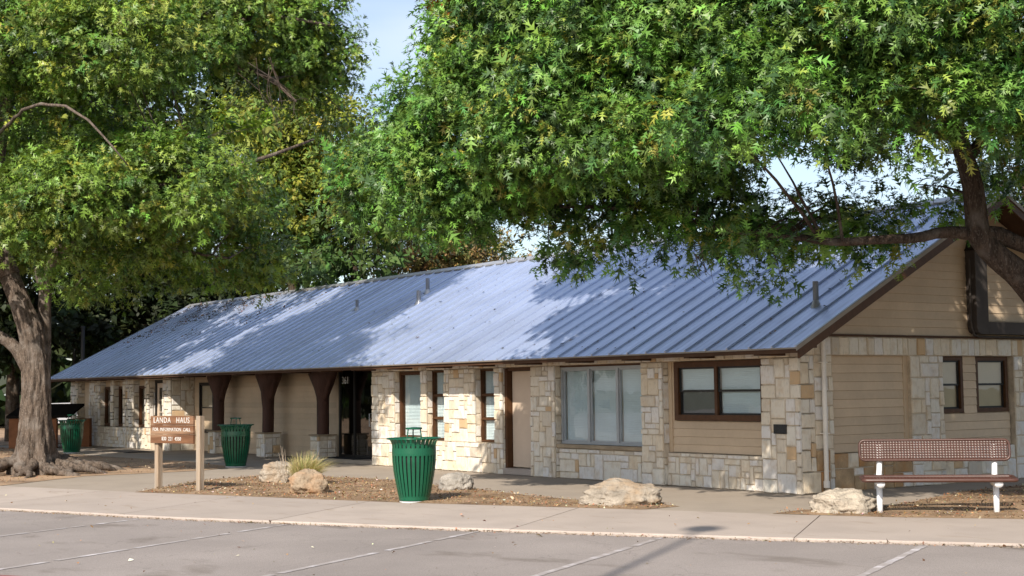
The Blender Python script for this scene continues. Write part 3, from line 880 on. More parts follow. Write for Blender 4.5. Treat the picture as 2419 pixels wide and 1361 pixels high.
# fascia, drip edge and barge boards
MB().box(LX, O1 - .0, -O2 + .012, -O2 + .045, HE - .105, HE - .022).build('fascia', 'soffit', roof)
MB().box(LX, O1 + .01, -O2 - .028, -O2 - .012, HE - .040, HE - .016).build('drip_edge', 'drip', roof)
def barge(x0, x1, y_a, y_b):
    m = MB(); top, th = -.022, .20
    za = HE + (abs(y_a - WD) * -1 + WD + O2) * SL; zb = HR
    m.add([(x, y, z_ + d_) for x in (x0, x1) for (y, z_) in ((y_a, za), (y_b, zb)) for d_ in (top - th, top)], [(0, 2, 3, 1), (4, 5, 7, 6), (0, 1, 5, 4), (2, 6, 7, 3), (1, 3, 7, 5), (0, 4, 6, 2)])
    return m
barge(O1 - .05, O1 - .012, -O2 + .05, WD).build('barge_board', 'brown', roof)
barge(O1 - .05, O1 - .012, 2 * WD + O2, WD).build('barge_board', 'brown', roof)
barge(LX + .012, LX + .05, -O2 + .05, WD).build('barge_board', 'brown', roof)
for s in (0, 1):       # bright metal edge trim of the rake
    ya = -O2 - .02 if s == 0 else 2 * WD + O2
    za = HE + (WD + O2 - abs(ya - WD)) * SL
    MB().add([(x, y, z_ + d_) for x in (O1 - .012, O1 + .006) for (y, z_) in ((ya, za), (WD, HR)) for d_ in (-.06, .015)], [(0, 2, 3, 1), (4, 5, 7, 6), (0, 1, 5, 4), (2, 6, 7, 3), (1, 3, 7, 5), (0, 4, 6, 2)]).build('rake_trim', 'drip', roof)
# rafter tails under the eave
x = -.35
while x > LX + .6:
    MB().box(x - .07, x + .07, -O2 + .06, .0, HE - .125, HE - .03).build('rafter_tail', 'soffit', roof); x -= 1.72
# lookout blocks under the rake at the corner
MB().box(.02, O1 - .055, -.30, -.16, HE - .02, HE + .10).build('lookout', 'brown', roof)
# vent pipes
for (x, y, h, r_) in [(-19.77, 2.70, .30, .045), (-16.41, 2.73, .34, .06), (-17.01, 3.40, .40, .055), (-.26, .76, .42, .05)]:
    zr = HE + (y + O2) * SL
    v_ = MB().tube([(x, y, zr - .03), (x, y, zr + h)], r_, 14).build('vent_pipe', 'pipe', bld, smooth=False)
    MB().lathe([(r_ * 2.1, zr - .06 + .0), (r_ * 1.5, zr + .035), (r_ * 1.04, zr + .09)], 14, x, y).build('pipe_flashing', 'cap', v_)
# downspout at the corner
ds = MB(); pts, ra = resample([(.05, .30, 2.86), (.06, .5, 2.76), (.065, .55, 2.6), (.065, .55, 1.5), (.065, .545, .17)], [.042] * 5, .1)
ds.tube(pts, ra, 12); dsp = ds.build('downspout', 'spout', bld, smooth=True)
MB().tube([(.065, .545, .21), (.065, .545, .10)], .056, 12).build('collar', 'spout', dsp)
MB().tube([(.065, .545, .11), (.075, .55, .06), (.16, .57, .03)], .045, 12).build('outlet', 'sill', dsp)
for z_ in (2.2, 1.0): MB().box(-.01, .11, .50, .60, z_, z_ + .02).build('strap', 'spout', dsp)
# plaque
MB().cbox(-.59, -.31, -.022, .02, 1.01, 1.17, .006).build('plaque', 'plaque', bld)
# L-shaped duct on the gable
dm = MB().box(-.02, .20, 4.58, 4.93, 2.86, 4.30).build('duct', 'duct', bld)
MB().add([(x, y, z_) for x in (-.02, .20) for y, z_ in ((4.58, 2.859), (4.925, 2.859), (4.925, 2.74), (4.70, 2.74), (4.62, 2.78))], [(0, 4, 3, 2, 1), (5, 6, 7, 8, 9), (0, 1, 6, 5), (1, 2, 7, 6), (2, 3, 8, 7), (3, 4, 9, 8), (4, 0, 5, 9)]).build('elbow', 'duct', dm)
MB().box(-.02, .20, 4.931, 9.2, 2.74, 2.97).build('run', 'duct', dm)
MB().add([(-.02, 4.56, 4.30), (.22, 4.56, 4.30), (.22, 4.95, 4.30), (-.02, 4.95, 4.30), (-.02, 4.66, 4.50), (.20, 4.66, 4.44), (.20, 4.85, 4.44), (-.02, 4.85, 4.50)], [(0, 1, 5, 4), (1, 2, 6, 5), (2, 3, 7, 6), (4, 5, 6, 7), (0, 3, 2, 1)]).build('hood', 'black', dm)
pts, ra = resample([(.10, 4.54, 4.15), (.10, 4.53, 3.4), (.10, 4.53, 2.95), (.10, 4.60, 2.78), (.10, 4.74, 2.70), (.10, 6.0, 2.69), (.10, 9.0, 2.69)], [.022] * 7, .1)
MB().tube(pts, ra, 8).build('conduit', 'duct', dm)

# door mats
for nm_, (x0, x1, y0, y1, z_), lb in [('door_mat', (-17.3, -15.5, .16, .68, .09), 'black rubber mat on the raised slab at the glazed entrance'),
                                      ('door_mat', (-29.3, -26.9, -1.5, -.55, .0), 'black rubber mat on the walkway before the far french door')]:
    tag(MB().cbox(x0, x1, y0, y1, z_, z_ + .014, .004).build(nm_, 'mat'), lb, 'mat')
#PART2
# ------------------------------------------------------------------ litter bins
def copy_tree(o, parent=None):
    c = o.copy(); C.objects.link(c); c.parent = parent
    for ch in list(o.children): copy_tree(ch, c)
    return c
def make_can():
    root = empty('trash_can')
    prof = [(.245, .03), (.275, .16), (.31, .33), (.34, .50), (.358, .66), (.362, .78)]
    top = [(.362, .78), (.358, .87), (.362, .93), (.378, .985), (.405, 1.02), (.44, 1.035)]
    n = 30
    def strip(pf, half_w, th=.008):
        m = MB(); k = len(pf)
        vv = []
        for r_, z_ in pf:
            a = half_w / r_ if half_w < 1 else half_w
            for rr in (r_, r_ - th):
                for s in (-1, 1): vv.append((rr * math.cos(s * a), rr * math.sin(s * a), z_))
        f = []
        for i in range(k - 1):
            b = i * 4; c = b + 4
            f += [(b, b + 1, c + 1, c), (b + 3, b + 2, c + 2, c + 3), (b + 1, b + 3, c + 3, c + 1), (b + 2, b, c, c + 2)]
        m.add(vv, f); return m
    # slats keep a constant angle share so the slots taper towards the foot
    vv = []
    slat = MB(); k = len(prof)
    for i, (r_, z_) in enumerate(prof):
        wslat = .5 * (2 * math.pi / n) * (.80 - .20 * i / (k - 1))
        for rr in (r_, r_ - .008):
            for s in (-1, 1): vv.append((rr * math.cos(s * wslat), rr * math.sin(s * wslat), z_))
    f = []
    for i in range(k - 1):
        b = i * 4; c = b + 4
        f += [(b, b + 1, c + 1, c), (b + 3, b + 2, c + 2, c + 3), (b + 1, b + 3, c + 3, c + 1), (b + 2, b, c, c + 2)]
    slat.add(vv, f); sm = slat.mesh('slat'); sm.materials.append(MT['green'])
    fin = strip(top, .026).mesh('fin'); fin.materials.append(MT['green'])
    for j in range(n):
        t = 2 * math.pi * j / n
        link('slat', sm, None, root, None, (0, 0, t)); link('fin', fin, None, root, None, (0, 0, t))
    MB().lathe([(.3625, .76), (.3635, .80), (.3615, .885), (.352, .885), (.352, .76)], 60, close=True).build('collar', 'green', root, smooth=False)
    MB().lathe([(.44 + .014 * math.cos(a), 1.036 + .012 * math.sin(a)) for a in np.linspace(0, 2 * math.pi, 9)[:-1]], 60, close=True).build('rim', 'green', root, smooth=True)
    MB().lathe([(.0, .028), (.246, .028), (.252, .034), (.258, .10), (.25, .10)], 60).build('foot_band', 'green', root)
    MB().lathe([(.0, .0), (.25, .0), (.25, .02), (.0, .022)], 40).build('base_plate', 'pad', root)
    MB().lathe([(.0, .04), (.235, .04), (.33, .62), (.335, .92), (.30, .92), (.30, .80), (.0, .80)], 40).build('liner', 'liner', root, smooth=True)
    b_ = MB().lathe([(.0, 1.185), (.13, 1.185), (.14, 1.192), (.14, 1.207), (.13, 1.214), (.0, 1.222)], 32).build('bonnet', 'green', root, smooth=False)
    for j in range(3):
        t = 2 * math.pi * j / 3 + .35
        MB().tube([(.16 * math.cos(t), .16 * math.sin(t), .93), (.135 * math.cos(t), .135 * math.sin(t), 1.06), (.115 * math.cos(t), .115 * math.sin(t), 1.188)], .011, 6).build('bonnet_leg', 'green', b_)
    for s in (-1, 1):
        MB().box(-.16, .16, s * .06 - .01, s * .06 + .01, .905, .92).build('bonnet_bar', 'green', b_)
    return root
can = make_can()
cans = [((-3.47, -5.42, 0.0), .25, 'bright green slatted trash can at the sidewalk edge, nearest of the three'),
        ((-16.22, -2.75, 0.0), 1.4, 'dark green slatted trash can between the wooden sign and the porch posts'),
        ((-28.5, -2.75, 0.0), 2.6, 'shaded green slatted trash can beside the thick tree trunk')]
for i, (p_, a, lb) in enumerate(cans):
    o = can if i == 0 else copy_tree(can)
    o.location = p_; o.rotation_euler = (0, 0, a); tag(o, lb, 'trash can', 'green slatted trash cans')

# ------------------------------------------------------------------ wooden sign
p0, p1 = np.array([-9.8, -7.32]), np.array([-8.58, -6.98])
dv = p1 - p0; az = math.atan2(dv[1], dv[0]); Ls = np.linalg.norm(dv)
sg = empty('wooden_sign', (p0[0], p0[1], 0), az)
tag(sg, 'brown plank sign with white lettering on two weathered wooden posts', 'sign')
for x, zt in ((0.02, 1.33), (Ls, 1.40)):
    MB().cbox(x - .055, x + .055, -.045, .065, -.1, zt, .008).build('post', 'post', sg)
rows = [('LANDA   HAUS', .148, 1.23, 1.40, 1.12), ('FOR  INFORMATION  CALL', .092, 1.055, 1.225, 1.02), ('830  221  4350', .098, .88, 1.05, .98)]
for k, (tx, sz, z0, z1, sp) in enumerate(rows):
    pl_ = MB().cbox(-.10, Ls - .075, -.095, -.048, z0, z1, .006).build('plank', 'signw', sg)
    tm = text_mesh('lettering', tx, sz, .003, sp)
    link('lettering', tm, 'white', pl_, ((Ls - .17) / 2, -.098, (z0 + z1) / 2), (R(90), 0, 0))

# ------------------------------------------------------------------ bench
p0, p1 = np.array([3.13, -1.76]), np.array([4.24, -.62])
dv = p1 - p0; az = math.atan2(dv[1], dv[0]); Lb = np.linalg.norm(dv)
bench = empty('park_bench', (*((p0 + p1) / 2), 0), az)
tag(bench, 'brown perforated metal park bench on white tubular posts', 'bench')
def perforated(w_, h, pitch, th=.012, hole=.36):
    """sheet in the local xz plane with real diamond holes"""
    m = MB(); nx, nz = int(w_ / pitch), int(h / (pitch * .8)); dx, dz = w_ / nx, h / nz
    for j in range(nz):
        for i in range(nx):
            cx, cz = -w_ / 2 + (i + .5) * dx, (j + .5) * dz
            o_ = [(cx - dx / 2, cz - dz / 2), (cx + dx / 2, cz - dz / 2), (cx + dx / 2, cz + dz / 2), (cx - dx / 2, cz + dz / 2)]
            q = .27
            i_ = [(cx, cz - dz * q), (cx + dx * q, cz), (cx, cz + dz * q), (cx - dx * q, cz)]
            vv = [(x, 0, z_) for x, z_ in o_] + [(x, -.004, z_) for x, z_ in i_]
            m.add(vv, [(0, 1, 4), (1, 5, 4), (1, 2, 5), (2, 6, 5), (2, 3, 6), (3, 7, 6), (3, 0, 7), (0, 4, 7)])
    return m
def rim(w_, h, r_, cr, n=8):
    pts = []
    for cx, cz, a0 in ((w_ / 2 - cr, h - cr, 0), (-w_ / 2 + cr, h - cr, 90), (-w_ / 2 + cr, cr, 180), (w_ / 2 - cr, cr, 270)):
        for k in range(5):
            t = R(a0 + k * 22.5); pts.append((cx + cr * math.cos(t), 0, cz + cr * math.sin(t)))
    pts.append(pts[0]); pts.append(pts[1])
    return MB().tube(pts, r_, n, cap=False)
back = perforated(2.02, .25, .040).build('backrest', 'benchp', bench, (0, .20, .755), (R(-8), 0, 0))
rim(2.07, .285, .018, .07).build('backrest_rim', 'benchp', back, (0, 0, -.018), smooth=True)
seat = perforated(2.02, .36, .045).build('seat', 'benchp', bench, (0, .10, .505), (R(94), 0, 0))
rim(2.08, .40, .028, .06).build('seat_rim', 'benchp', seat, (0, 0, -.02), smooth=True)
for s in (-1, 1):
    x = s * Lb / 2
    MB().tube([(x, .0, -.1), (x, .0, .44)], .042, 16).build('leg', 'wpaint', bench, smooth=True)
    MB().tube([(x, -.26, .43), (x, .16, .43)], .056, 16).build('seat_support', 'wpaint', bench, smooth=True)
    MB().tube([(x, .10, .43), (x + .03, .24, .60), (x + .04, .275, .75), (x + .04, .315, .98)], .040, 14).build('back_support', 'wpaint', bench, smooth=True)

# ------------------------------------------------------------------ boulders
from mathutils import noise as mn
def boulder(loc, size, rz, mat, label, seed, flat=.25):
    bm = bmesh.new(); bmesh.ops.create_icosphere(bm, subdivisions=5, radius=1)
    rs = random.Random(seed); off = Vector((seed * 3.1, seed * 1.7, seed))
    planes = []
    for _ in range(9):
        n_ = Vector((rs.gauss(0, 1), rs.gauss(0, 1), rs.gauss(0, .8))).normalized(); planes.append((n_, rs.uniform(.68, .92)))
    for v in bm.verts:
        p = v.co.copy()
        for n_, d_ in planes:
            e_ = p.dot(n_) - d_
            if e_ > 0: p -= n_ * e_ * .85
        rg_ = 1 - 2 * abs(mn.noise(p * 2.3 + off)); st_ = mn.noise(Vector((p.x * .7, p.y * .7, p.z * 5)) + off)
        p += v.co * (.15 * mn.noise(p * 1.4 + off) - .13 * max(0, rg_ - .55) + .07 * st_ + .09 * mn.noise(p * 3.4 + off) + .06 * mn.noise(p * 8 + off) + .035 * mn.noise(p * 17 + off) + .02 * mn.noise(p * 36 + off))
        v.co = Vector((p.x * size[0], p.y * size[1], max(p.z, -flat - .2) * size[2]))
    for v in bm.verts: v.co.z += size[2] * flat
    me = bpy.data.meshes.new('boulder'); bm.to_mesh(me); bm.free()
    o = link('boulder', me, mat, None, loc, (0, 0, rz)); me.polygons.foreach_set('use_smooth', [True] * len(me.polygons))
    tag(o, label, 'boulder', 'limestone boulders in the beds'); return o
VA = math.atan2(CR[1], CR[0])
boulder((-9.75, -4.75, .0), (.40, .36, .30), VA, 'boulder', 'rough tan boulder left of the ornamental grass, behind the rounder one', 3, .45)
boulder((-6.5, -5.80, .0), (.40, .33, .29), VA, 'boulder_o', 'rounded orange-tan boulder in front of the ornamental grass', 12, .5)
boulder((-5.30, -3.40, .0), (.31, .27, .25), VA + .2, 'boulder_g', 'small grey boulder just right of the nearest trash can', 31, .35)
boulder((-.72, -3.30, -.02), (.66, .46, .275), VA, 'boulder', 'large pale layered boulder before the wide stone wall', 44, .45)
boulder((2.66, -1.98, -.02), (.53, .42, .265), VA, 'boulder_w', 'pitted whitish boulder left of the bench', 58, .35)

# ------------------------------------------------------------------ leaves, blades, litter (numpy)
def col_attr(me, cols, per):
    """per-leaf colours to a point colour attribute"""
    c = np.repeat(np.concatenate([cols, np.ones((len(cols), 1))], 1), per, 0).astype(np.float32)
    a = me.attributes.new('col', 'FLOAT_COLOR', 'POINT'); a.data.foreach_set('color', c.ravel())
def np_mesh(name, V, T):
    me = bpy.data.meshes.new(name)
    me.vertices.add(len(V)); me.vertices.foreach_set('co', V.astype(np.float32).ravel())
    me.loops.add(T.size); me.loops.foreach_set('vertex_index', T.astype(np.int32).ravel())
    k = T.shape[1]
    me.polygons.add(len(T)); me.polygons.foreach_set('loop_start', np.arange(0, T.size, k, dtype=np.int32))
    me.polygons.foreach_set('loop_total', np.full(len(T), k, dtype=np.int32))
    me.update(calc_edges=True); return me
LEAF_V = np.array([(0, .16, 0), (0, .36, .02), (0, .40, .02), (0, .61, .03), (0, .64, .03), (0, .82, .0), (-.065, .72, .01), (.065, .72, .01), (0, .02, 0), (0, 1.08, -.10),
                   (-.27, .40, .07), (.27, .40, .03), (-.44, .70, .0), (.44, .70, .06), (-.24, 1.0, -.06), (.26, .98, -.02)], float)
LEAF_T = np.array([(0, 1, 10), (0, 11, 1), (2, 3, 12), (2, 13, 3), (4, 5, 14), (4, 15, 5), (6, 7, 9), (8, 7, 6)])
SIMPLE_V = np.array([(0, 0, 0), (-.30, .45, .06), (.30, .45, .06), (0, 1.0, -.05)], float)
SIMPLE_T = np.array([(0, 2, 1), (1, 2, 3)])
def unit(a): return a / (np.linalg.norm(a, axis=-1, keepdims=True) + 1e-9)
def leaves_mesh(name, pos_, tip, nrm, size, cols, LV=LEAF_V, LT=LEAF_T):
    tip = unit(tip); side = unit(np.cross(tip, nrm)); nn = np.cross(side, tip)
    lr = np.random.default_rng(len(pos_)); n_ = len(pos_)
    wx = lr.uniform(.62, 1.08, (n_, 1, 1)); fo = lr.normal(.05, .22, (n_, 1, 1)); cu_ = lr.normal(-.08, .12, (n_, 1, 1))
    LVx = LV[None, :, 0:1] * wx; LVz = LV[None, :, 2:3] + fo * np.abs(LVx) + cu_ * LV[None, :, 1:2] ** 2
    V = pos_[:, None, :] + size[:, None, None] * (LVx * side[:, None, :] + LV[None, :, 1:2] * tip[:, None, :] + LVz * nn[:, None, :])
    k = len(LV); n = len(pos_)
    T = (LT[None] + (np.arange(n) * k)[:, None, None]).reshape(-1, 3)
    me = np_mesh(name, V.reshape(-1, 3), T); col_attr(me, cols, k); return me

def palette(n, base, spread, rg):
    """base: list of (weight, rgb)"""
    w_ = np.array([b[0] for b in base], float); w_ /= w_.sum()
    i = rg.choice(len(base), n, p=w_); c = np.array([b[1] for b in base])[i]
    return np.clip(c * np.exp(rg.normal(0, spread, (n, 1))) * np.exp(rg.normal(0, spread * .4, (n, 3))), .004, .9)

SUNV = -np.array(sun_dir)
def make_crown(parent, blobs, limbs, seed, dens, lsize, pal, mat, nl=14, simple=False, spread=.22, droop=.35, rust=0.0, twig=.55, individual=0, mat_b='bark', keep=None, bough=True, pad=1.0, front_n=34):
    """blobs: list of (centre, (rx, ry, rz), density factor). limbs: sample points of the skeleton"""
    rg = np.random.default_rng(seed)
    cen, out = [], []
    bough_pts, bough_rad = [], []
    wood = MB()
    for (c_, r_, df) in blobs:
        c_, r_ = np.array(c_, float), np.array(r_, float)
        vol = 4.19 * r_.prod(); n = max(6, int(vol * dens * df))
        r_ = np.maximum(r_ - twig * .55, r_ * .45)
        # leaf pads spread over the blob, clusters gathered round each pad
        npad = max(4, n // 9)
        d = unit(rg.normal(0, 1, (npad, 3))); rad = (.35 + .65 * rg.random((npad, 1)) ** .5)
        pc = c_ + d * rad * r_
        ip = rg.integers(0, npad, n)
        q = pc[ip] + rg.normal(0, 1, (n, 3)) * np.array([.21, .21, .11]) * pad
        cen.append(q); out.append(unit(unit(d / r_)[ip] + .6 * unit(q - pc[ip])))
        # boughs from the skeleton into the blob
        if bough and limbs is not None:
            for b in range(max(1, int(n ** .5 / 6))):
                tgt = c_ + unit(rg.normal(0, 1, 3)) * r_ * .55
                base = limbs[np.argmin(((limbs - tgt) ** 2).sum(1) + rg.random(len(limbs)) * .3)]
                mid = (base + tgt) / 2 + rg.normal(0, .12, 3) + np.array([0, 0, .12])
                L_ = np.linalg.norm(tgt - base)
                pts, ra = resample([base, mid, tgt], [.011 + .007 * L_, .009 + .003 * L_, .004], .3, .015, rg)
                wood.tube(pts, ra, 5, cap=False); bough_pts += pts
    cen, out = np.concatenate(cen), np.concatenate(out)
    if keep is not None:
        m_ = keep(cen); cen, out = cen[m_], out[m_]
    n = len(cen)
    up = np.array([0, 0, 1.0])
    tdir = unit(out * .7 + up * .15 + rg.normal(0, .4, (n, 3)))
    # twigs
    if bough and bough_pts:
        B = np.array(bough_pts)
        for i in rg.choice(n, min(n, 900), replace=False):
            b = B[np.argmin(((B - cen[i]) ** 2).sum(1))]
            if np.linalg.norm(b - cen[i]) < 1.6:
                wood.tube([b, (b + cen[i]) / 2 + rg.normal(0, .04, 3), cen[i] + tdir[i] * twig * .6], [.008, .006, .003], 3, cap=False)
    ccol = palette(n, pal, spread, rg)
    if rust:
        m_ = rg.random(n) < rust; ccol[m_] = np.array([.34, .085, .02]) * np.exp(rg.normal(0, .2, (m_.sum(), 1)))
    idx = np.repeat(np.arange(n), nl); N = len(idx)
    t = rg.random(N) ** .7
    side = unit(np.cross(tdir[idx], rg.normal(0, 1, (N, 3))))
    pos_ = cen[idx] + tdir[idx] * (t * twig)[:, None] + side * .05
    tip = unit(tdir[idx] * .45 + side * .9 + up * -droop + rg.normal(0, .25, (N, 3)))
    nrm = unit(up * .7 + out[idx] * .5 + SUNV * .35 + rg.normal(0, .40, (N, 3)))
    size = lsize * np.exp(rg.normal(0, .28, N))
    cols = ccol[idx] * np.exp(rg.normal(0, .16, (N, 1)))
    cols = np.clip(cols, .004, .9)
    LV, LT = (SIMPLE_V, SIMPLE_T) if simple else (LEAF_V, LEAF_T)
    ind = np.zeros(N, bool)
    if individual:
        d_ = (pos_ - CAM); z_ = d_ @ CF
        px = PW / 2 + FPX * (d_ @ CR) / z_; py = PH / 2 - FPX * (d_ @ CU) / z_
        ok = (px > 900) & (px < 2400) & (py > 15) & (py < 640)
        # leaves that stand in front of the crown, spread over it
        sc_ = z_ + rg.random(N) * .3; sc_[~ok] = 1e9
        cell = (px // 75).astype(int) * 1000 + (py // 60).astype(int)
        order = np.argsort(sc_); seen = {}; pick = []
        for i in order[:60000]:
            if sc_[i] > 1e8: break
            k_ = cell[i]
            if seen.get(k_, 0) < 2:
                seen[k_] = seen.get(k_, 0) + 1; pick.append(i)
            if len(pick) >= individual: break
        ind[pick] = True
    if simple:
        me = leaves_mesh('foliage', pos_, tip, nrm, size, cols, LV, LT)
    else:
        # lobed leaves where they can be seen, plain ones for the part of the crown outside the view and deep inside
        d2 = pos_ - CAM; z2 = d2 @ CF
        px2 = PW / 2 + FPX * (d2 @ CR) / z2; py2 = PH / 2 - FPX * (d2 @ CU) / z2
        vis = (px2 > -60) & (px2 < PW + 60) & (py2 > -60)
        # depth order per small screen cell: only the front leaves need lobes
        cell2 = (px2 // 26).astype(int) * 4096 + (py2 // 26).astype(int)
        o2 = np.lexsort((z2, cell2)); cs = cell2[o2]
        start = np.concatenate([[True], cs[1:] != cs[:-1]]); first = np.maximum.accumulate(np.where(start, np.arange(N), 0))
        rank = np.empty(N, int); rank[o2] = np.arange(N) - first
        front = vis & (rank < front_n) & ~ind; back_ = ~front & ~ind
        thin = rg.random(N) < .5; back_ &= thin | vis
        me = leaves_mesh('foliage', pos_[front], tip[front], nrm[front], size[front], cols[front], LV, LT)
        me2 = leaves_mesh('foliage_back', pos_[back_], tip[back_], nrm[back_], size[back_] * np.where(vis[back_], 1.0, 1.45), cols[back_], SIMPLE_V, SIMPLE_T)
        bmx = bmesh.new(); bmx.from_mesh(me); bmx.from_mesh(me2); bmx.to_mesh(me); bmx.free(); bpy.data.meshes.remove(me2)
        print('front', front.sum(), 'back', back_.sum())
    cr = link('crown', me, mat, parent)
    if individual:
        protos = []
        for k in range(6):
            pm_ = leaves_mesh('leaf', np.zeros((1, 3)), np.array([[0, 1.0, 0]]), np.array([[0, 0, 1.0]]), np.array([1.0]), palette(1, pal, spread, rg), LV, LT)
            pm_.materials.append(MT[mat]); protos.append(pm_)
        for i in np.nonzero(ind)[0]:
            tv = unit(tip[i]); sv = unit(np.cross(tv, nrm[i])); nv = np.cross(sv, tv)
            m4 = Matrix(((sv[0], tv[0], nv[0]), (sv[1], tv[1], nv[1]), (sv[2], tv[2], nv[2])))
            o = link('leaf', protos[i % 6], None, cr); o.location = pos_[i]; o.rotation_euler = m4.to_euler(); s_ = size[i] * 1.05; o.scale = (s_, s_, s_)
    if wood.f: wood.build('branches', mat_b, parent, smooth=True)
    print('leaves', parent.name, N)
    return cr

def limb_obj(parent, name, px_pts, radii, mat='bark', step=.3, n=10, jit=.0, seed=0, pts3=None):
    P = pts3 if pts3 is not None else [at(*p) for p in px_pts]
    pts, ra = resample(P, radii, step, jit, np.random.default_rng(seed))
    MB().tube(pts, ra, n).build(name, mat, parent, smooth=True)
    return np.array(pts)

# ------------------------------------------------------------------ big oak at the left
lt = empty('oak_tree', (-17.4, -7.35, 0))
lt.location = (0, 0, 0)
tag(lt, 'big oak with thick flared trunk and surface roots beside the wooden sign', 'tree')
gb = at(85, 1118, 33.6); DL = 33.2
# trunk with flared, lobed foot
rgt = np.random.default_rng(5)
tr_px = [(82, 1112, DL), (83, 1060, DL), (84, 980, DL), (86, 900, DL), (80, 820, DL), (66, 760, DL), (44, 705, DL), (18, 640, DL)]
tr_r = [.54, .43, .36, .325, .30, .285, .26, .23]
from mathutils import noise as mn
pts, ra = resample([at(*p) for p in tr_px], tr_r, .05)
mb = MB(); n = 84
for i, (p, r_) in enumerate(zip(pts, ra)):
    h = max(0, p[2])
    fl = math.exp(-h / .42)
    for j in range(n):
        t = 2 * math.pi * j / n
        lob = 1 + fl * (.30 * math.sin(5 * t + .6) + .16 * math.sin(9 * t + 2)) + .035 * math.sin(11 * t + h * 1.7) + .03 * math.sin(4 * t + h * 3) - .11 * max(0, 1 - 3.2 * abs(mn.noise(Vector((math.cos(t) * 3.6 * (1 + .2 * math.sin(h * 2)), math.sin(t) * 3.6, h * .9))))) + .05 * mn.noise(Vector((math.cos(t) * 9, math.sin(t) * 9, h * 4))) + .03 * mn.noise(Vector((math.cos(t) * 20, math.sin(t) * 20, h * 12)))
        mb.v.append((p[0] + r_ * lob * math.cos(t), p[1] + r_ * lob * math.sin(t), p[2] if i else -.12))
for i in range(len(pts) - 1):
    for j in range(n):
        a, b = i * n + j, i * n + (j + 1) % n; mb.f.append((a, b, b + n, a + n))
trunk = mb.build('trunk', 'bark', lt, smooth=True)
LT_ = [np.array(pts)]
def L(px, rad, add=True, **k):
    q_ = limb_obj(lt, 'limb', px, rad, **k)
    if add: LT_.append(q_)
L([(22, 650, DL), (-10, 560, DL), (-14, 440, DL), (5, 300, DL - .5), (35, 170, DL - 1), (70, 70, DL - 1), (100, -60, DL - 1.5)], [.26, .23, .20, .17, .14, .12, .09])
L([(98, 960, DL + .2), (104, 860, DL + .3), (105, 760, DL + .4), (108, 680, DL + .4), (128, 615, DL), (160, 575, DL - 1), (260, 520, DL - 2.5), (380, 470, DL - 3.5)], [.16, .165, .16, .15, .13, .11, .08, .05])
L([(70, 880, DL), (40, 825, DL), (0, 795, DL), (-60, 760, DL)], [.17, .15, .13, .11])
L([(108, 690, DL + .4), (90, 600, DL + 1), (110, 450, DL + 1.5), (200, 250, DL + 2), (330, 60, DL + 2), (420, -40, DL + 2)], [.15, .14, .12, .10, .08, .06])
L([(-5, 320, DL - 2), (55, 262, DL - 3.6), (115, 245, DL - 4.6), (175, 262, DL - 5.2), (240, 315, DL - 5.5), (303, 392, DL - 5.4)], [.04, .036, .032, .028, .022, .014], add=False, jit=.012, seed=4)
L([(160, 575, DL - 1), (300, 540, DL - 1), (420, 590, DL - 1), (540, 610, DL - 1)], [.09, .065, .045, .025])
L([(200, 250, DL + 2), (330, 190, DL + 1), (470, 160, DL + .5), (610, 170, DL), (700, 240, DL - .5)], [.09, .08, .065, .05, .03])
L([(330, 60, DL + 2), (480, 60, DL + 1), (640, 40, DL), (780, 60, DL)], [.08, .065, .05, .03])
L([(260, 520, DL - 2.5), (420, 420, DL - 2.5), (600, 380, DL - 2), (740, 330, DL - 1)], [.07, .06, .045, .025])
# hanging dead twigs
dead = MB()
for k in range(11):
    a = at(560 + rgt.uniform(0, 110), 135 + rgt.uniform(0, 40), DL - 2.5); b = at(640 + rgt.uniform(-20, 60), 210 + rgt.uniform(-20, 30), DL - 2.6); c = at(680 + rgt.uniform(-30, 60), 290 + rgt.uniform(-60, 70), DL - 2.7)
    pq, rq = resample([a, b, c], [.009, .006, .003], .2); dead.tube(pq, rq, 4, cap=False)
tag(dead.build('dead_twigs', 'bark_r', lt), kind='stuff')
# surface roots
roots = [[(-.2, -.3), (-.1, -.9), (.35, -1.5), (.5, -2.2)], [(.3, -.1), (.8, .1), (1.25, -.05), (1.6, .25)], [(.2, .3), (.6, .8), (1.3, 1.0), (2.0, 1.1)], [(.35, -.2), (.9, -.45), (1.5, -.6), (1.9, -.4)],
         [(-.4, 0), (-1.0, -.2), (-1.6, -.7)], [(0, -.4), (-.5, -1.0), (-.6, -1.7)], [(.3, .0), (.75, .35), (1.1, .75), (1.3, 1.5)], [(.1, -.35), (.55, -.95), (1.05, -1.3), (1.6, -1.35)], [(.2, -.3), (.6, -.2), (1.0, -.7), (1.2, -1.2)], [(-.1, -.4), (.25, -1.0), (-.1, -1.6)], [(.4, .1), (.9, .5), (1.5, .45), (1.75, .8)], [(-.3, -.2), (-.7, -.7), (-1.3, -.9), (-1.8, -1.4)], [(.3, -.3), (.5, -.6), (.95, -.85), (1.45, -.95)]]
for k, rt in enumerate(roots):
    m_ = len(rt); P = []
    for q, (x, y) in enumerate(rt):
        z_ = .30 - .12 * q + rgt.uniform(-.02, .06) if q < m_ - 1 else -.08
        P.append((gb[0] + CR[0] * x + -CF[0] * -y * 1.0, gb[1] + CR[1] * x + CF[1] * y, z_))
    pts_, ra_ = resample(P, list(np.linspace(.15, .045, m_)), .07, .012, rgt)
    ra_ = [q * (1 + .35 * mn.noise(Vector((k * 3.1, i_ * .35, 0))) + .15 * mn.noise(Vector((k * 7.7, i_ * 1.1, 5)))) for i_, q in enumerate(ra_)]
    MB().tube(pts_, ra_, 11).build('root', 'bark', lt, smooth=True)
LTs = np.concatenate(LT_)
PPM = lambda d: FPX / d
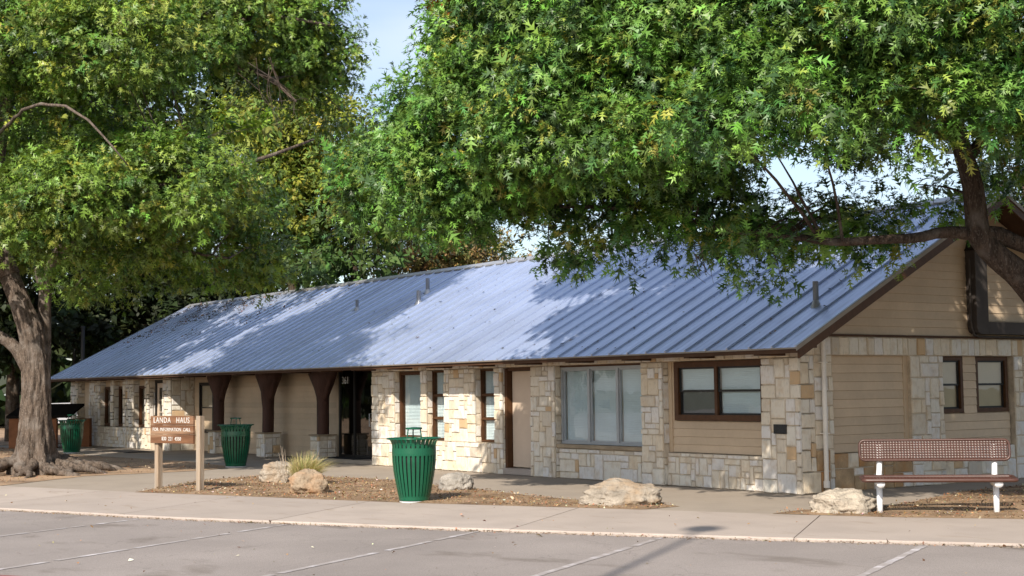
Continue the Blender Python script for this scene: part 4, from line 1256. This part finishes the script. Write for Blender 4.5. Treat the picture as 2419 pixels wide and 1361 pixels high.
def blob(px, py, dep, rx, ry, rz=None, df=1.0):
    """ellipsoid centred at a pixel; radii given in photograph pixels across/up, and metres in depth"""
    s_ = dep / FPX
    c_ = at(px, py, dep)
    a, b = rx * s_, ry * s_
    d_ = rz if rz else (a + b) * .5
    # world aligned ellipsoid large enough in plan
    ex = math.sqrt((CR[0] * a) ** 2 + (CF[0] * d_) ** 2); ey = math.sqrt((CR[1] * a) ** 2 + (CF[1] * d_) ** 2)
    return (c_, (ex, ey, b), df)
lb_ = [blob(60, 90, 31, 190, 130, 2.0), blob(280, 110, 30, 170, 130, 1.8), blob(150, 290, 32, 150, 80, 1.4, .7), blob(520, 60, 33, 160, 110, 2.0), blob(680, 80, 34.5, 115, 140, 1.8), blob(745, 150, 35, 62, 105, 1.4),
       blob(330, 290, 32, 130, 100, 1.5, .8), blob(690, 215, 35, 90, 50, 1.2, .7), blob(180, 470, 29.5, 200, 85, 1.8, 1.1), blob(400, 430, 30, 190, 95, 1.8, 1.1),
       blob(530, 470, 33, 120, 85, 1.6), blob(40, 530, 30, 140, 80, 1.4), blob(330, 560, 31.5, 170, 75, 1.5, .8), blob(500, 600, 34, 140, 80, 1.5, .8), blob(640, 610, 35, 80, 60, 1.2, .8),
       blob(250, 650, 33.5, 150, 60, 1.4, .7), blob(840, 270, 36, 45, 45, .9, .7), blob(140, 590, 30.5, 60, 50, 1.0, .8),
       # above and beyond the frame
       blob(100, -180, 32, 300, 170, 3.0, .7), blob(480, -170, 34, 250, 150, 2.8, .7), blob(-250, 250, 33, 200, 250, 3.0, .6), blob(-200, 550, 33, 170, 140, 2.5, .6), blob(700, -140, 36, 120, 90, 1.6, .7)]
GREEN_L = [(4, (.138, .230, .038)), (3, (.185, .280, .048)), (2.4, (.072, .135, .030)), (.9, (.27, .31, .052))]
make_crown(lt, lb_, LTs, 3, 44, .158, GREEN_L, 'leaf2', nl=15, rust=.0008, droop=.3, pad=1.25)

# ------------------------------------------------------------------ oak added left of the frame so its crown shades the far wing
l2 = empty('oak_tree', (0, 0, 0))
tag(l2, 'added oak at the left edge, mostly out of view, shading the far wing', 'tree')
P2 = limb_obj(l2, 'trunk', None, [.45, .36, .30, .24, .12], pts3=[(-33, -11, -.1), (-32.9, -11, 2), (-32.6, -10.6, 4.5), (-31.8, -9.8, 7), (-31, -9, 10)])
make_crown(l2, [((-31, -8, 8), (5.5, 4.5, 2.6), .8), ((-27.5, -6.5, 8.2), (4.0, 3.6, 2.2), .8), ((-35, -7, 7.5), (4, 4, 2.2), .8), ((-33, -12, 8), (5, 4, 2.5), .6), ((-30, -7.5, 11), (5, 4.5, 2), .7), ((-24.5, -5.5, 9.6), (3, 3, 1.6), .8), ((-31.5, -3, 8.6), (5, 3, 2), .9), ((-33, -5.5, 9.3), (4, 3, 1.6), 1.2), ((-23, -2.6, 8.9), (2.4, 2.2, 1.0), .8), ((-22.2, -.9, 9.4), (2.2, 1.8, .9), .8), ((-30.5, -.5, 9.2), (3, 2, 1.4), 1.2), ((-34.5, -3, 7.8), (3, 2.5, 1.5), 1.2), ((-25.5, -8.2, 6.2), (3.4, 2.6, 1.4), .9), ((-29, -9, 6), (3, 2.4, 1.4), .9)], P2, 17, 3.4, .30, GREEN_L, 'leafb', nl=14, simple=True, twig=.8, pad=2.0)

# ------------------------------------------------------------------ oak at the right, limbs over the roof
rt_ = empty('oak_tree', (0, 0, 0))
tag(rt_, 'spreading oak at the right edge whose leafy boughs hang before the roof', 'tree')
DR = 20.0
RT = []
base = at(2640, 1185, 20.6); base[2] = -.15
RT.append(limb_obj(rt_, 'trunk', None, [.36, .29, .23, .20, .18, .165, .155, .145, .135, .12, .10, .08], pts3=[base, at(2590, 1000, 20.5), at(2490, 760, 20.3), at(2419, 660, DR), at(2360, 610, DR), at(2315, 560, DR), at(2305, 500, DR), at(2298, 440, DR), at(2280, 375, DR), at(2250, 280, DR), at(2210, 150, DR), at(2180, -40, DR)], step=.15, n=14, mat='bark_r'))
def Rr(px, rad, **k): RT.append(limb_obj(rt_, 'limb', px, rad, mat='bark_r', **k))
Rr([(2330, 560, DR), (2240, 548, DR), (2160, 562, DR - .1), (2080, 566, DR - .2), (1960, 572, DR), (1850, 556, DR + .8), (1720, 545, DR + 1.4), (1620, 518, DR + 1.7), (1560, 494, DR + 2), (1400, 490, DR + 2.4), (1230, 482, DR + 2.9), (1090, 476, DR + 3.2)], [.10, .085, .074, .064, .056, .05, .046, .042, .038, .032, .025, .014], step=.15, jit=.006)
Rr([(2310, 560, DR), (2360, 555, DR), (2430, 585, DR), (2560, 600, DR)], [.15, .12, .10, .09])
Rr([(2260, 320, DR), (2160, 300, DR + .3), (2040, 270, DR + .5), (1880, 190, DR + 1), (1700, 130, DR + 1.5), (1450, 120, DR + 2), (1200, 170, DR + 3), (1040, 230, DR + 3.6)], [.11, .10, .095, .085, .07, .055, .04, .02])
Rr([(2280, 380, DR), (2360, 280, DR + .3), (2430, 150, DR + .5), (2500, 20, DR + .5)], [.09, .085, .07, .06])
Rr([(1880, 190, DR + 1), (1760, 260, DR + 1.2), (1560, 275, DR + 1.4), (1380, 300, DR + 2), (1180, 330, DR + 3), (960, 430, DR + 4.2), (900, 425, DR + 4.6)], [.07, .06, .055, .05, .045, .025, .012])
Rr([(1700, 130, DR + 1.5), (1560, 20, DR + 2), (1400, -60, DR + 2.5)], [.06, .05, .03])
# bare twig sprays hanging in the gaps
dead = MB()
for (x0, y0, x1, y1, k_) in [(1560, 262, 1600, 330, 5), (2160, 440, 2230, 420, 4), (1880, 500, 1960, 470, 4), (1650, 600, 1660, 660, 5), (2040, 300, 2050, 340, 3)]:
    for k in range(k_):
        a = at(x0 + rgt.uniform(-12, 12), y0 + rgt.uniform(-10, 10), DR); b = at((x0 + x1) / 2 + rgt.uniform(-22, 22), (y0 + y1) / 2 + rgt.uniform(-14, 14), DR); c = at(x1 + rgt.uniform(-28, 28), y1 + rgt.uniform(-18, 18), DR)
        pq, rq = resample([a, b, c], [.007, .005, .002], .1); dead.tube(pq, rq, 4, cap=False)
tag(dead.build('dead_twigs', 'bark_r', rt_), kind='stuff')
RTs = np.concatenate(RT)
rb_ = [
    # lit upper canopy
    blob(1180, 100, 22.7, 85, 115, 1.5), blob(1230, 60, 21.7, 150, 120, 1.85), blob(1420, 70, 20.7, 160, 110, 1.75), blob(1620, 60, 20.0, 170, 110, 1.75), blob(1830, 60, 19.2, 170, 110, 1.75), blob(2060, 60, 18.8, 180, 110, 1.75), blob(2300, 70, 18.4, 170, 130, 1.85),
    blob(1015, 215, 23.2, 85, 55, 1.2), blob(1150, 230, 22.2, 140, 90, 1.65), blob(1330, 230, 21.0, 150, 80, 1.55), blob(1520, 190, 20.0, 150, 70, 1.45), blob(1760, 200, 19.1, 170, 75, 1.55), blob(1850, 280, 18.6, 150, 60, 1.35), blob(2080, 190, 18.8, 120, 70, 1.45, .8), blob(2230, 272, 18.2, 180, 58, 1.35), blob(2390, 230, 18.4, 100, 120, 1.45),
    blob(1090, 330, 22.8, 150, 80, 1.45), blob(945, 400, 24.2, 120, 85, 1.45), blob(1040, 450, 23.0, 170, 75, 1.45), blob(1130, 505, 22.6, 90, 36, 1.05, .8), blob(900, 490, 24.6, 80, 40, 1.15, .8),
    blob(1280, 340, 21.2, 150, 70, 1.45, .9), blob(1460, 330, 20.4, 140, 70, 1.35, .9), blob(1640, 320, 19.8, 120, 60, 1.35, .8),
    # shaded lower boughs, thin with sky showing between
    blob(1340, 398, 22.3, 170, 70, .8, 0.65), blob(1180, 418, 22.3, 90, 60, .8, 0.65), blob(1560, 418, 21.8, 120, 55, .6, 0.58), blob(1500, 478, 22.3, 130, 45, .5, 0.58), blob(1700, 523, 21.8, 120, 40, .4, 0.65), blob(1880, 533, 21.8, 110, 40, .4, 0.65), blob(2060, 538, 21.8, 110, 36, .4, 0.65),
    blob(1250, 428, 23.4, 130, 80, 1.0, 0.84), blob(1420, 408, 22.8, 150, 70, 1.0, 0.84), blob(1600, 388, 22.2, 140, 80, 1.0, 0.78), blob(1740, 408, 21.8, 110, 60, .9, 0.50), blob(1530, 498, 22.2, 120, 50, .7, 0.89), blob(1310, 568, 23.0, 90, 75, .6, 1.01), blob(1270, 498, 23.2, 70, 60, .6, 0.89), blob(1440, 538, 22.6, 100, 50, .6, 0.89), blob(1400, 583, 22.5, 55, 42, .4, 1.12),
    blob(1640, 538, 21.8, 120, 52, .6, 1.01), blob(1760, 568, 21.8, 100, 60, .5, 1.01), blob(1800, 618, 21.8, 65, 45, .4, 1.12), blob(1870, 598, 21.8, 50, 55, .4, 1.12), blob(1850, 658, 21.8, 34, 34, .35, 1.34),
    blob(1900, 530, 21.8, 110, 42, .7, 0.95), blob(2050, 525, 21.8, 120, 42, .7, 1.01), blob(2080, 568, 21.8, 90, 36, .4, 1.12), blob(2205, 490, 21.8, 65, 42, .7, 0.84), blob(1980, 313, 21.8, 110, 40, .8, 0.78), blob(2400, 378, 23.7, 60, 70, .7, 0.78), blob(2010, 433, 21.8, 60, 24, .4, 0.56),
    blob(1960, 572, 19.9, 90, 30, .3, .7), blob(1780, 566, 20.3, 100, 34, .3, .7), blob(1600, 525, 21, 90, 32, .3, .7), blob(1680, 275, 18.2, 110, 55, .7, .9),
    # crown above and beyond the frame
    blob(1330, -110, 22, 170, 110, 1.6, .6), blob(1600, -130, 20.5, 260, 130, 1.9, .6), blob(2050, -130, 19.5, 280, 140, 2.0, .35), blob(2480, -90, 19, 200, 200, 2.0, .25), blob(2640, 250, 19.2, 170, 220, 1.8, .25),
    # deeper boughs towards the gable and over the corner
    blob(2300, 160, 21.5, 200, 170, 1.3, .22), blob(2000, 120, 22, 220, 160, 1.3, .25), blob(1650, 180, 22.5, 240, 160, 1.3, .5), blob(1380, 230, 23, 220, 150, 1.2, .5), blob(2580, 250, 22, 170, 220, 1.3, .22),
    ((7.5, 3.5, 6.2), (2.8, 2.8, 1.6), .5), ((9.5, -.5, 6.6), (2.6, 2.6, 1.5), .15), ((5, 6, 6.8), (2.4, 2.4, 1.5), .6), ((10.5, 3, 8.2), (2.8, 2.8, 1.3), .3), ((6.5, 1, 9.2), (3, 3, 1.3), .15), ((2.5, 1.2, 9.2), (2.5, 2.5, 1.1), .3), ((9, 7, 6.5), (3, 3, 1.6), .6),  # unseen crown masses, added to keep sky light off the gable
    ((-5.3, -1.2, 9.2), (2.4, 2.0, 1.0), .6), ((-2.6, -.6, 8.9), (2.4, 2.0, 1.1), .6), ((-5.8, -2.0, 9.0), (1.2, 1.2, .7), .6), ((-2.2, -5.2, 9.3), (1.6, 1.4, .7), .8), ((-.3, -2.7, 9.1), (1.6, 1.4, .7), .8)]  # crown masses added high up to shade the right part of the roof
GREEN_R = [(4, (.105, .215, .038)), (2.8, (.160, .280, .050)), (2.8, (.050, .112, .030)), (.6, (.27, .31, .055))]
make_crown(rt_, rb_, RTs, 8, 84, .158, GREEN_R, 'leaf', nl=14, rust=.0008, droop=.35, individual=290, twig=.42, mat_b='bark_r')

# ------------------------------------------------------------------ background trees
def back_tree(name, label, px_blobs, dep, seed, pal, dens, ls, trunk_px=None, mat='leafb', group='trees behind the building', nl=14):
    t = empty(name); tag(t, label, 'tree', group)
    c0 = at(*px_blobs[0][:2], dep)
    tp = at(trunk_px, 1000, dep) if trunk_px is not None else c0
    top = c0 + np.array([0, 0, .5])
    P = [np.array([tp[0], tp[1], -.1]), np.array([tp[0] + .1, tp[1], max(1.5, top[2] * .45)]), top]
    pts, ra = resample(P, [.32, .24, .08], .4)
    MB().tube(pts, ra, 9).build('trunk', 'bark_d', t, smooth=True)
    bl = [blob(x, y, dep + dd, rx, ry, dz, df) for (x, y, rx, ry, dd, dz, df) in [(*q, 0, 2.2, 1.0)[:7] if len(q) == 4 else q for q in px_blobs]]
    make_crown(t, bl, np.array(pts), seed, dens, ls, pal, mat, nl=nl, simple=True, twig=.7, mat_b='bark_d', droop=.2, pad=1.8)
    return t
YEL = [(3, (.18, .225, .030)), (2, (.26, .27, .035)), (2, (.11, .17, .030))]
SHADE_G = [(3, (.024, .040, .012)), (2, (.032, .050, .014)), (1, (.018, .028, .010))]  # leaf colours darkened to stand in for deep shade under the canopy
MID = [(3, (.060, .115, .030)), (2, (.085, .145, .035))]
CYP = [(3, (.23, .19, .065)), (2, (.30, .19, .07)), (2, (.16, .17, .06))]
back_tree('maple_tree', 'bright yellow-green tree rising behind the middle of the roof', [(640, 420, 130, 150), (760, 330, 110, 130), (620, 280, 80, 90), (780, 520, 90, 90), (820, 420, 70, 110), (700, 480, 130, 130), (560, 480, 80, 100)], 52, 21, YEL, 12, .18, 700)
back_tree('broadleaf_tree', 'deep green tree behind the roof, left of the brownish conifer', [(830, 590, 75, 80), (900, 480, 90, 110), (740, 620, 80, 60), (870, 640, 60, 40)], 50, 22, MID, 6, .24, 850)
back_tree('cypress_tree', 'brownish feathery conifer showing above the ridge', [(1000, 600, 90, 60), (1010, 560, 60, 40), (930, 610, 60, 40), (1080, 600, 70, 50), (1150, 600, 60, 35)], 55, 23, CYP, 14, .16, 1000)
back_tree('bare_tree', 'pale thin-leaved tree right of the brownish conifer', [(1170, 605, 55, 35), (1205, 620, 35, 25)], 62, 24, [(2, (.30, .24, .15)), (1, (.20, .18, .10))], 7, .16, 1180)
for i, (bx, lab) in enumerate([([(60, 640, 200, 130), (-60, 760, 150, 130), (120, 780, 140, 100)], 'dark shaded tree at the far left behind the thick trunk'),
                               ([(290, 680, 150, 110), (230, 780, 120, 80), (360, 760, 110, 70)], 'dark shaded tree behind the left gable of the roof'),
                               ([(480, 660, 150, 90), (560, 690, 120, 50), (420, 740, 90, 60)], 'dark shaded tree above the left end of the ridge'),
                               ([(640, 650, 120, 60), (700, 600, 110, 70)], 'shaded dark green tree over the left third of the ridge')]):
    back_tree('shade_tree', lab, bx, 58 + i * 1.5, 30 + i, SHADE_G, 5, .30, [30, 270, 470, 650][i], group='dark trees behind the left end')
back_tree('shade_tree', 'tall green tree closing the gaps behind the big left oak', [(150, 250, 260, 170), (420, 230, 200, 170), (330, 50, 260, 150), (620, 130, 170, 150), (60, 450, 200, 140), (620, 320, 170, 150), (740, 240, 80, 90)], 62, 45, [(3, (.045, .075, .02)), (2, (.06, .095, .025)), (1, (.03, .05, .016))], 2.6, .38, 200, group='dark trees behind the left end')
back_tree('shade_tree', 'dark tree behind the far slope at the right edge', [(2420, 470, 110, 90), (2500, 380, 120, 140)], 34, 40, SHADE_G, 10, .20, 2480, group='dark trees behind the right gable')
# distant wooded edge closing the view under the crowns
far = []
rgf = np.random.default_rng(77)
N = 26000
u = rgf.random(N)
ang = R(75) + u * R(125)
rad = 85 + 22 * rgf.random(N)
hgt = (rgf.random(N) ** 1.2) * (7.5 + 2.5 * np.sin(ang * 23) + 1.5 * np.sin(ang * 57))
Pf = np.stack([CAM[0] + rad * np.cos(ang), CAM[1] + rad * np.sin(ang), hgt], 1)
tagcol = palette(N, SHADE_G, .3, rgf)
fm = leaves_mesh('woodland', Pf, unit(rgf.normal(0, 1, (N, 3)) + [0, 0, .2]), unit(rgf.normal(0, .6, (N, 3)) + np.array([.4, -.5, .5])), np.full(N, 1.15) * np.exp(rgf.normal(0, .3, N)), tagcol, SIMPLE_V * np.array([1.6, 1, 1]), SIMPLE_T)
tag(link('woodland', fm, 'leafb'), 'distant dark woodland seen under the trees', 'woodland', kind='stuff')

# ------------------------------------------------------------------ ornamental grass
rgg = np.random.default_rng(9)
gc = np.array([-8.75, -4.72])
V, T, cl = [], [], []
for k in range(1300):
    a = rgg.uniform(0, 2 * math.pi); r0 = rgg.uniform(0, .20); lean = rgg.uniform(.1, 1.15); h = rgg.uniform(.32, .74)
    b = np.array([gc[0] + r0 * math.cos(a), gc[1] + r0 * math.sin(a), .0]); a2 = a + rgg.normal(0, .5)
    d = np.array([math.cos(a2), math.sin(a2), 0]) + .35 * np.array([CR[0], CR[1], 0])
    w_ = rgg.uniform(.004, .009); sd = np.array([-math.sin(a2), math.cos(a2), 0])
    if rgg.random() < .5: sd = np.array([CR[0], CR[1], 0])
    n0 = len(V)
    for q in range(6):
        t = q / 5
        p = b + d * lean * h * (t ** 1.7) * .85 + np.array([0, 0, h * (t - .42 * lean * t ** 2.6)])
        ww = w_ * (1 - t * .85)
        V += [p - sd * ww, p + sd * ww]
    for q in range(5): T.append((n0 + 2 * q, n0 + 2 * q + 1, n0 + 2 * q + 3, n0 + 2 * q + 2))
    cl.append((.37, .36, .16) if rgg.random() < .42 else ((.52, .42, .23) if rgg.random() < .75 else (.22, .28, .09)))
gm = np_mesh('grass', np.array(V), np.array(T)); col_attr(gm, np.array(cl) * np.exp(rgg.normal(0, .2, (len(cl), 1))), 12)
go = empty('ornamental_grass', (gc[0], gc[1], 0)); go.location = (0, 0, 0)
tag(go, 'clump of pale green ornamental grass among the boulders', 'grass')
link('blades', gm, 'blade', go)
st = MB()
for k in range(7):
    p = at(666 + rgg.uniform(-8, 14), 1125, 28.4); q = at(662 + rgg.uniform(-10, 16), 1060 + rgg.uniform(-8, 30), 28.4)
    st.tube([p, (p + q) / 2 + rgg.normal(0, .02, 3), q], [.008, .006, .003], 4)
st.build('dry_stalk', 'post', go)

# ------------------------------------------------------------------ leaf litter, pebbles, weeds
def inside(P, poly):
    x, y = P[:, 0], P[:, 1]; c = np.zeros(len(P), bool); n = len(poly); j = n - 1
    for i in range(n):
        xi, yi = poly[i]; xj, yj = poly[j]
        c ^= ((yi > y) != (yj > y)) & (x < (xj - xi) * (y - yi) / (yj - yi + 1e-12) + xi); j = i
    return c
def scatter(name, poly, n, sz, pal, z0, seed, label):
    rg = np.random.default_rng(seed); poly_ = np.array(poly); lo, hi = poly_.min(0), poly_.max(0)
    P = lo + rg.random((n * 3, 2)) * (hi - lo); P = P[inside(P, poly)][:n]; n = len(P)
    Q = np.concatenate([P, np.full((n, 1), z0) + rg.random((n, 1)) * .02], 1)
    tip = rg.normal(0, 1, (n, 3)); tip[:, 2] *= .35
    nr = rg.normal(0, .35, (n, 3)) + np.array([0, 0, 1.0])
    me = leaves_mesh(name, Q, tip, nr, sz * np.exp(rg.normal(0, .4, n)), palette(n, pal, .3, rg), SIMPLE_V, SIMPLE_T)
    o = link(name, me, 'litter'); tag(o, label, 'litter', kind='stuff')
LIT = [(3, (.30, .18, .09)), (3, (.20, .115, .06)), (2, (.40, .29, .17)), (1, (.12, .08, .05)), (.8, (.52, .45, .36)), (.6, (.38, .15, .06))]
B1 = [(-9.2, -8.0), (-7.28, -7.18), (-3.42, -5.66), (.29, -3.75), (.25, -2.95), (-.65, -2.78), (-1.82, -3.3), (-3.71, -3.21), (-5.54, -2.9), (-6.49, -2.98), (-8.44, -2.77), (-9.91, -2.81), (-11.3, -3.4), (-12.24, -4.14), (-11.59, -5.7)]
B2 = [(2.1, -2.86), (3.6, -2.14), (4.84, -1.2), (9, 2), (6, 7), (1.1, 4.7), (1.3, 2.5), (2.1, .3), (2.44, -1.12), (1.95, -2.1)]
B3 = [(-24, -13.9), (-13.4, -9.5), (-15.3, -6.9), (-15.4, -4.1), (-16.3, -2.85), (-26, -3.1), (-36, -3), (-36, -9)]
scatter('leaf_litter', B1, 11000, .030, LIT, .015, 1, 'dry brown leaf litter on the main bed')
scatter('leaf_litter', B2, 10000, .032, LIT, .015, 2, 'dry leaf litter on the bed under the bench')
scatter('leaf_litter', B3, 7000, .032, LIT, .012, 3, 'leaf litter on the bare ground round the left oak')
# debris along the kerb and a few leaves blown over the concrete and asphalt
kp = []
for (a, b), (c, d) in zip(KERB[1:-1], KERB[2:-1]): kp += [(a, b, c, d)]
rg = np.random.default_rng(5); Q = []
for (a, b, c, d) in kp:
    m_ = int(200 * math.hypot(c - a, d - b)); t = rg.random(m_)
    off = np.abs(rg.normal(0, .05, m_)) + .005
    Q.append(np.stack([a + (c - a) * t + .45 * off, b + (d - b) * t - .9 * off, -.035 + .03 * np.exp(-off / .03) * rg.random(m_)], 1))
Q = np.concatenate(Q); m_ = len(Q)
me = leaves_mesh('kerb_debris', Q, rg.normal(0, 1, (m_, 3)) * [1, 1, .3], rg.normal(0, .3, (m_, 3)) + [0, 0, 1], .017 * np.exp(rg.normal(0, .5, m_)), palette(m_, [(3, (.22, .14, .08)), (2, (.14, .09, .05)), (1, (.32, .23, .14))], .3, rg), SIMPLE_V, SIMPLE_T)
tag(link('kerb_debris', me, 'litter'), 'brown debris gathered along the foot of the kerb', 'litter', kind='stuff')
scatter('fallen_leaves', [(-20, -17), (-7.23, -11.3), (.8, -7.6), (6.79, -3.9), (10, -6), (4, -14), (-10, -18)], 200, .04, LIT, -.036, 8, 'scattered fallen leaves on the asphalt')
scatter('fallen_leaves', [(-13, -9.2), (-3.4, -5.6), (4.8, -1.2), (6.5, -3.2), (.8, -7.0), (-10, -11.5)], 90, .035, LIT, .004, 9, 'scattered fallen leaves on the sidewalk')
# dry leaves caught on the left end of the roof
rg = np.random.default_rng(15); m_ = 2600
yy = WD - np.abs(rg.normal(0, 1.6, m_)); xx = -37 + np.abs(rg.normal(0, 5.5, m_)); k_ = (yy > -.4) & (yy < WD - .2) & (xx < -20)
xx, yy = xx[k_], yy[k_]; m_ = len(xx); clump = np.sin(xx * 1.9) * np.sin(yy * 2.3 + xx) > -.1; xx, yy = xx[clump], yy[clump]; m_ = len(xx)
Q = np.stack([xx, yy, HE + (yy + O2) * SL + .012 + rg.random(m_) * .02], 1)
me = leaves_mesh('roof_leaves', Q, rg.normal(0, 1, (m_, 3)) * [1, 1, .4], rg.normal(0, .35, (m_, 3)) + [0, -.4, .9], .085 * np.exp(rg.normal(0, .3, m_)), palette(m_, [(2, (.10, .075, .05)), (1, (.22, .12, .06)), (1, (.06, .05, .04))], .3, rg), SIMPLE_V, SIMPLE_T)
tag(link('roof_leaves', me, 'litter'), 'dead leaves caught on the far left of the metal roof', 'litter', kind='stuff')

rg = np.random.default_rng(16); m_ = 420
xx = -20 + 20.3 * rg.random(m_) ** .8; yy = -.5 + 5.2 * rg.random(m_)
seam = rg.random(m_) < .6; xx[seam] = O1 - np.round((O1 - xx[seam]) / PITCH) * PITCH + .02
Q = np.stack([xx, yy, HE + (yy + O2) * SL + .010 + rg.random(m_) * .012], 1)
me = leaves_mesh('roof_leaves', Q, rg.normal(0, 1, (m_, 3)) * [.4, 1, .4], rg.normal(0, .3, (m_, 3)) + [0, -.4, .9], .05 * np.exp(rg.normal(0, .4, m_)), palette(m_, [(2, (.10, .075, .05)), (1, (.22, .12, .06)), (1, (.06, .05, .04))], .3, rg), SIMPLE_V, SIMPLE_T)
tag(link('roof_leaves', me, 'litter'), 'few dry leaves lying along the seams of the near roof', 'litter', kind='stuff')

# ------------------------------------------------------------------ small things at the far left
sh = empty('storage_shed', tuple(at(85, 1057, 50.0) * np.array([1, 1, 0]))); a_ = VA
sh.rotation_euler = (0, 0, a_)
tag(sh, 'low orange block shed with dark sloping roof, half hidden by the oak trunk', 'shed')
MB().box(-.85, .35, -.3, 1.2, -.05, 1.04).build('wall', 'terra', sh)
MB().box(.62, .80, -.3, -.1, -.05, 1.02).build('pillar', 'terra', sh); MB().box(.80, 1.6, 0.9, 1.2, -.05, 1.0).build('wall', 'terra', sh)
MB().add([(x, y, z_) for x in (-.92, 1.3) for y, z_ in ((-.42, 1.05), (1.3, 1.45), (1.3, 1.53), (-.42, 1.13))], [(0, 1, 2, 3), (7, 6, 5, 4), (0, 4, 5, 1), (1, 5, 6, 2), (2, 6, 7, 3), (3, 7, 4, 0)]).build('roof', 'shedroof', sh)
for k in range(8): MB().box(-.86 + k * .29, -.83 + k * .29, -.43, -.40, 1.04, 1.14).build('rib', 'shedroof', sh)
MB().box(-.42, -.36, -.34, -.30, .68, .86).build('notice', 'white', sh)
for i, (x, dd) in enumerate([(175, 58), (194, 56)]):
    b = at(x, 1000, dd); b[2] = 0; t_ = at(x, 775, dd)
    po = empty('pole', (b[0], b[1], 0)); MB().tube([(0, 0, -.1), (0, 0, t_[2])], .075, 10).build('shaft', 'steel', po)
    MB().tube([(0, 0, t_[2]), (0, 0, t_[2] + .08)], .095, 10).build('cap', 'steel', po)
    tag(po, ['thin grey pole behind the left roof edge, left of a pair', 'thin grey pole behind the left roof edge, right of a pair'][i], 'pole', 'pair of grey poles')
# parked pale car far off between trunk and building
cp = at(150, 955, 78); car = empty('parked_car', (cp[0], cp[1], 0), VA + .4)
tag(car, 'distant pale car parked between the oak trunk and the building', 'car')
m = MB(); prof = [(-2.1, .35), (-2.15, .8), (-1.5, .95), (-.8, 1.42), (.7, 1.45), (1.5, .98), (2.1, .85), (2.15, .35)]
n = len(prof); m.add([(x, -.85, z_) for x, z_ in prof] + [(x, .85, z_) for x, z_ in prof], [tuple(range(n)), tuple(range(2 * n - 1, n - 1, -1))] + [(k, n + k, n + (k + 1) % n, (k + 1) % n) for k in range(n)])
me = m.mesh('body'); recalc(me); link('body', me, 'carw', car)
MB().add([(-1.3, -.86, .98), (-.75, -.86, 1.36), (.62, -.86, 1.38), (1.25, -.86, 1.0)], [(0, 1, 2, 3)]).build('side_window', 'black', car)
for x in (-1.35, 1.35):
    for s in (-1, 1):
        wh = MB().tube([(x, s * .70, .33), (x, s * .88, .33)], .33, 18).build('wheel', 'tyre', car); MB().tube([(x, s * .86, .33), (x, s * .89, .33)], .2, 12).build('rim', 'alu', wh)
# tall light pole behind the viewpoint; its shadow crosses the asphalt
lp = empty('light_pole', (14.6, -21.7, -.06)); tag(lp, 'tall light pole whose thin shadow falls across the asphalt', 'light pole')
MB().tube([(0, 0, -.1), (0, 0, 15.3)], [.06, .045], 14).build('shaft', 'steel', lp)
MB().lathe([(.0, 15.6), (.20, 15.45), (.25, 15.3), (.20, 15.15), (.0, 15.0)], 20).build('lamp_head', 'steel', lp)
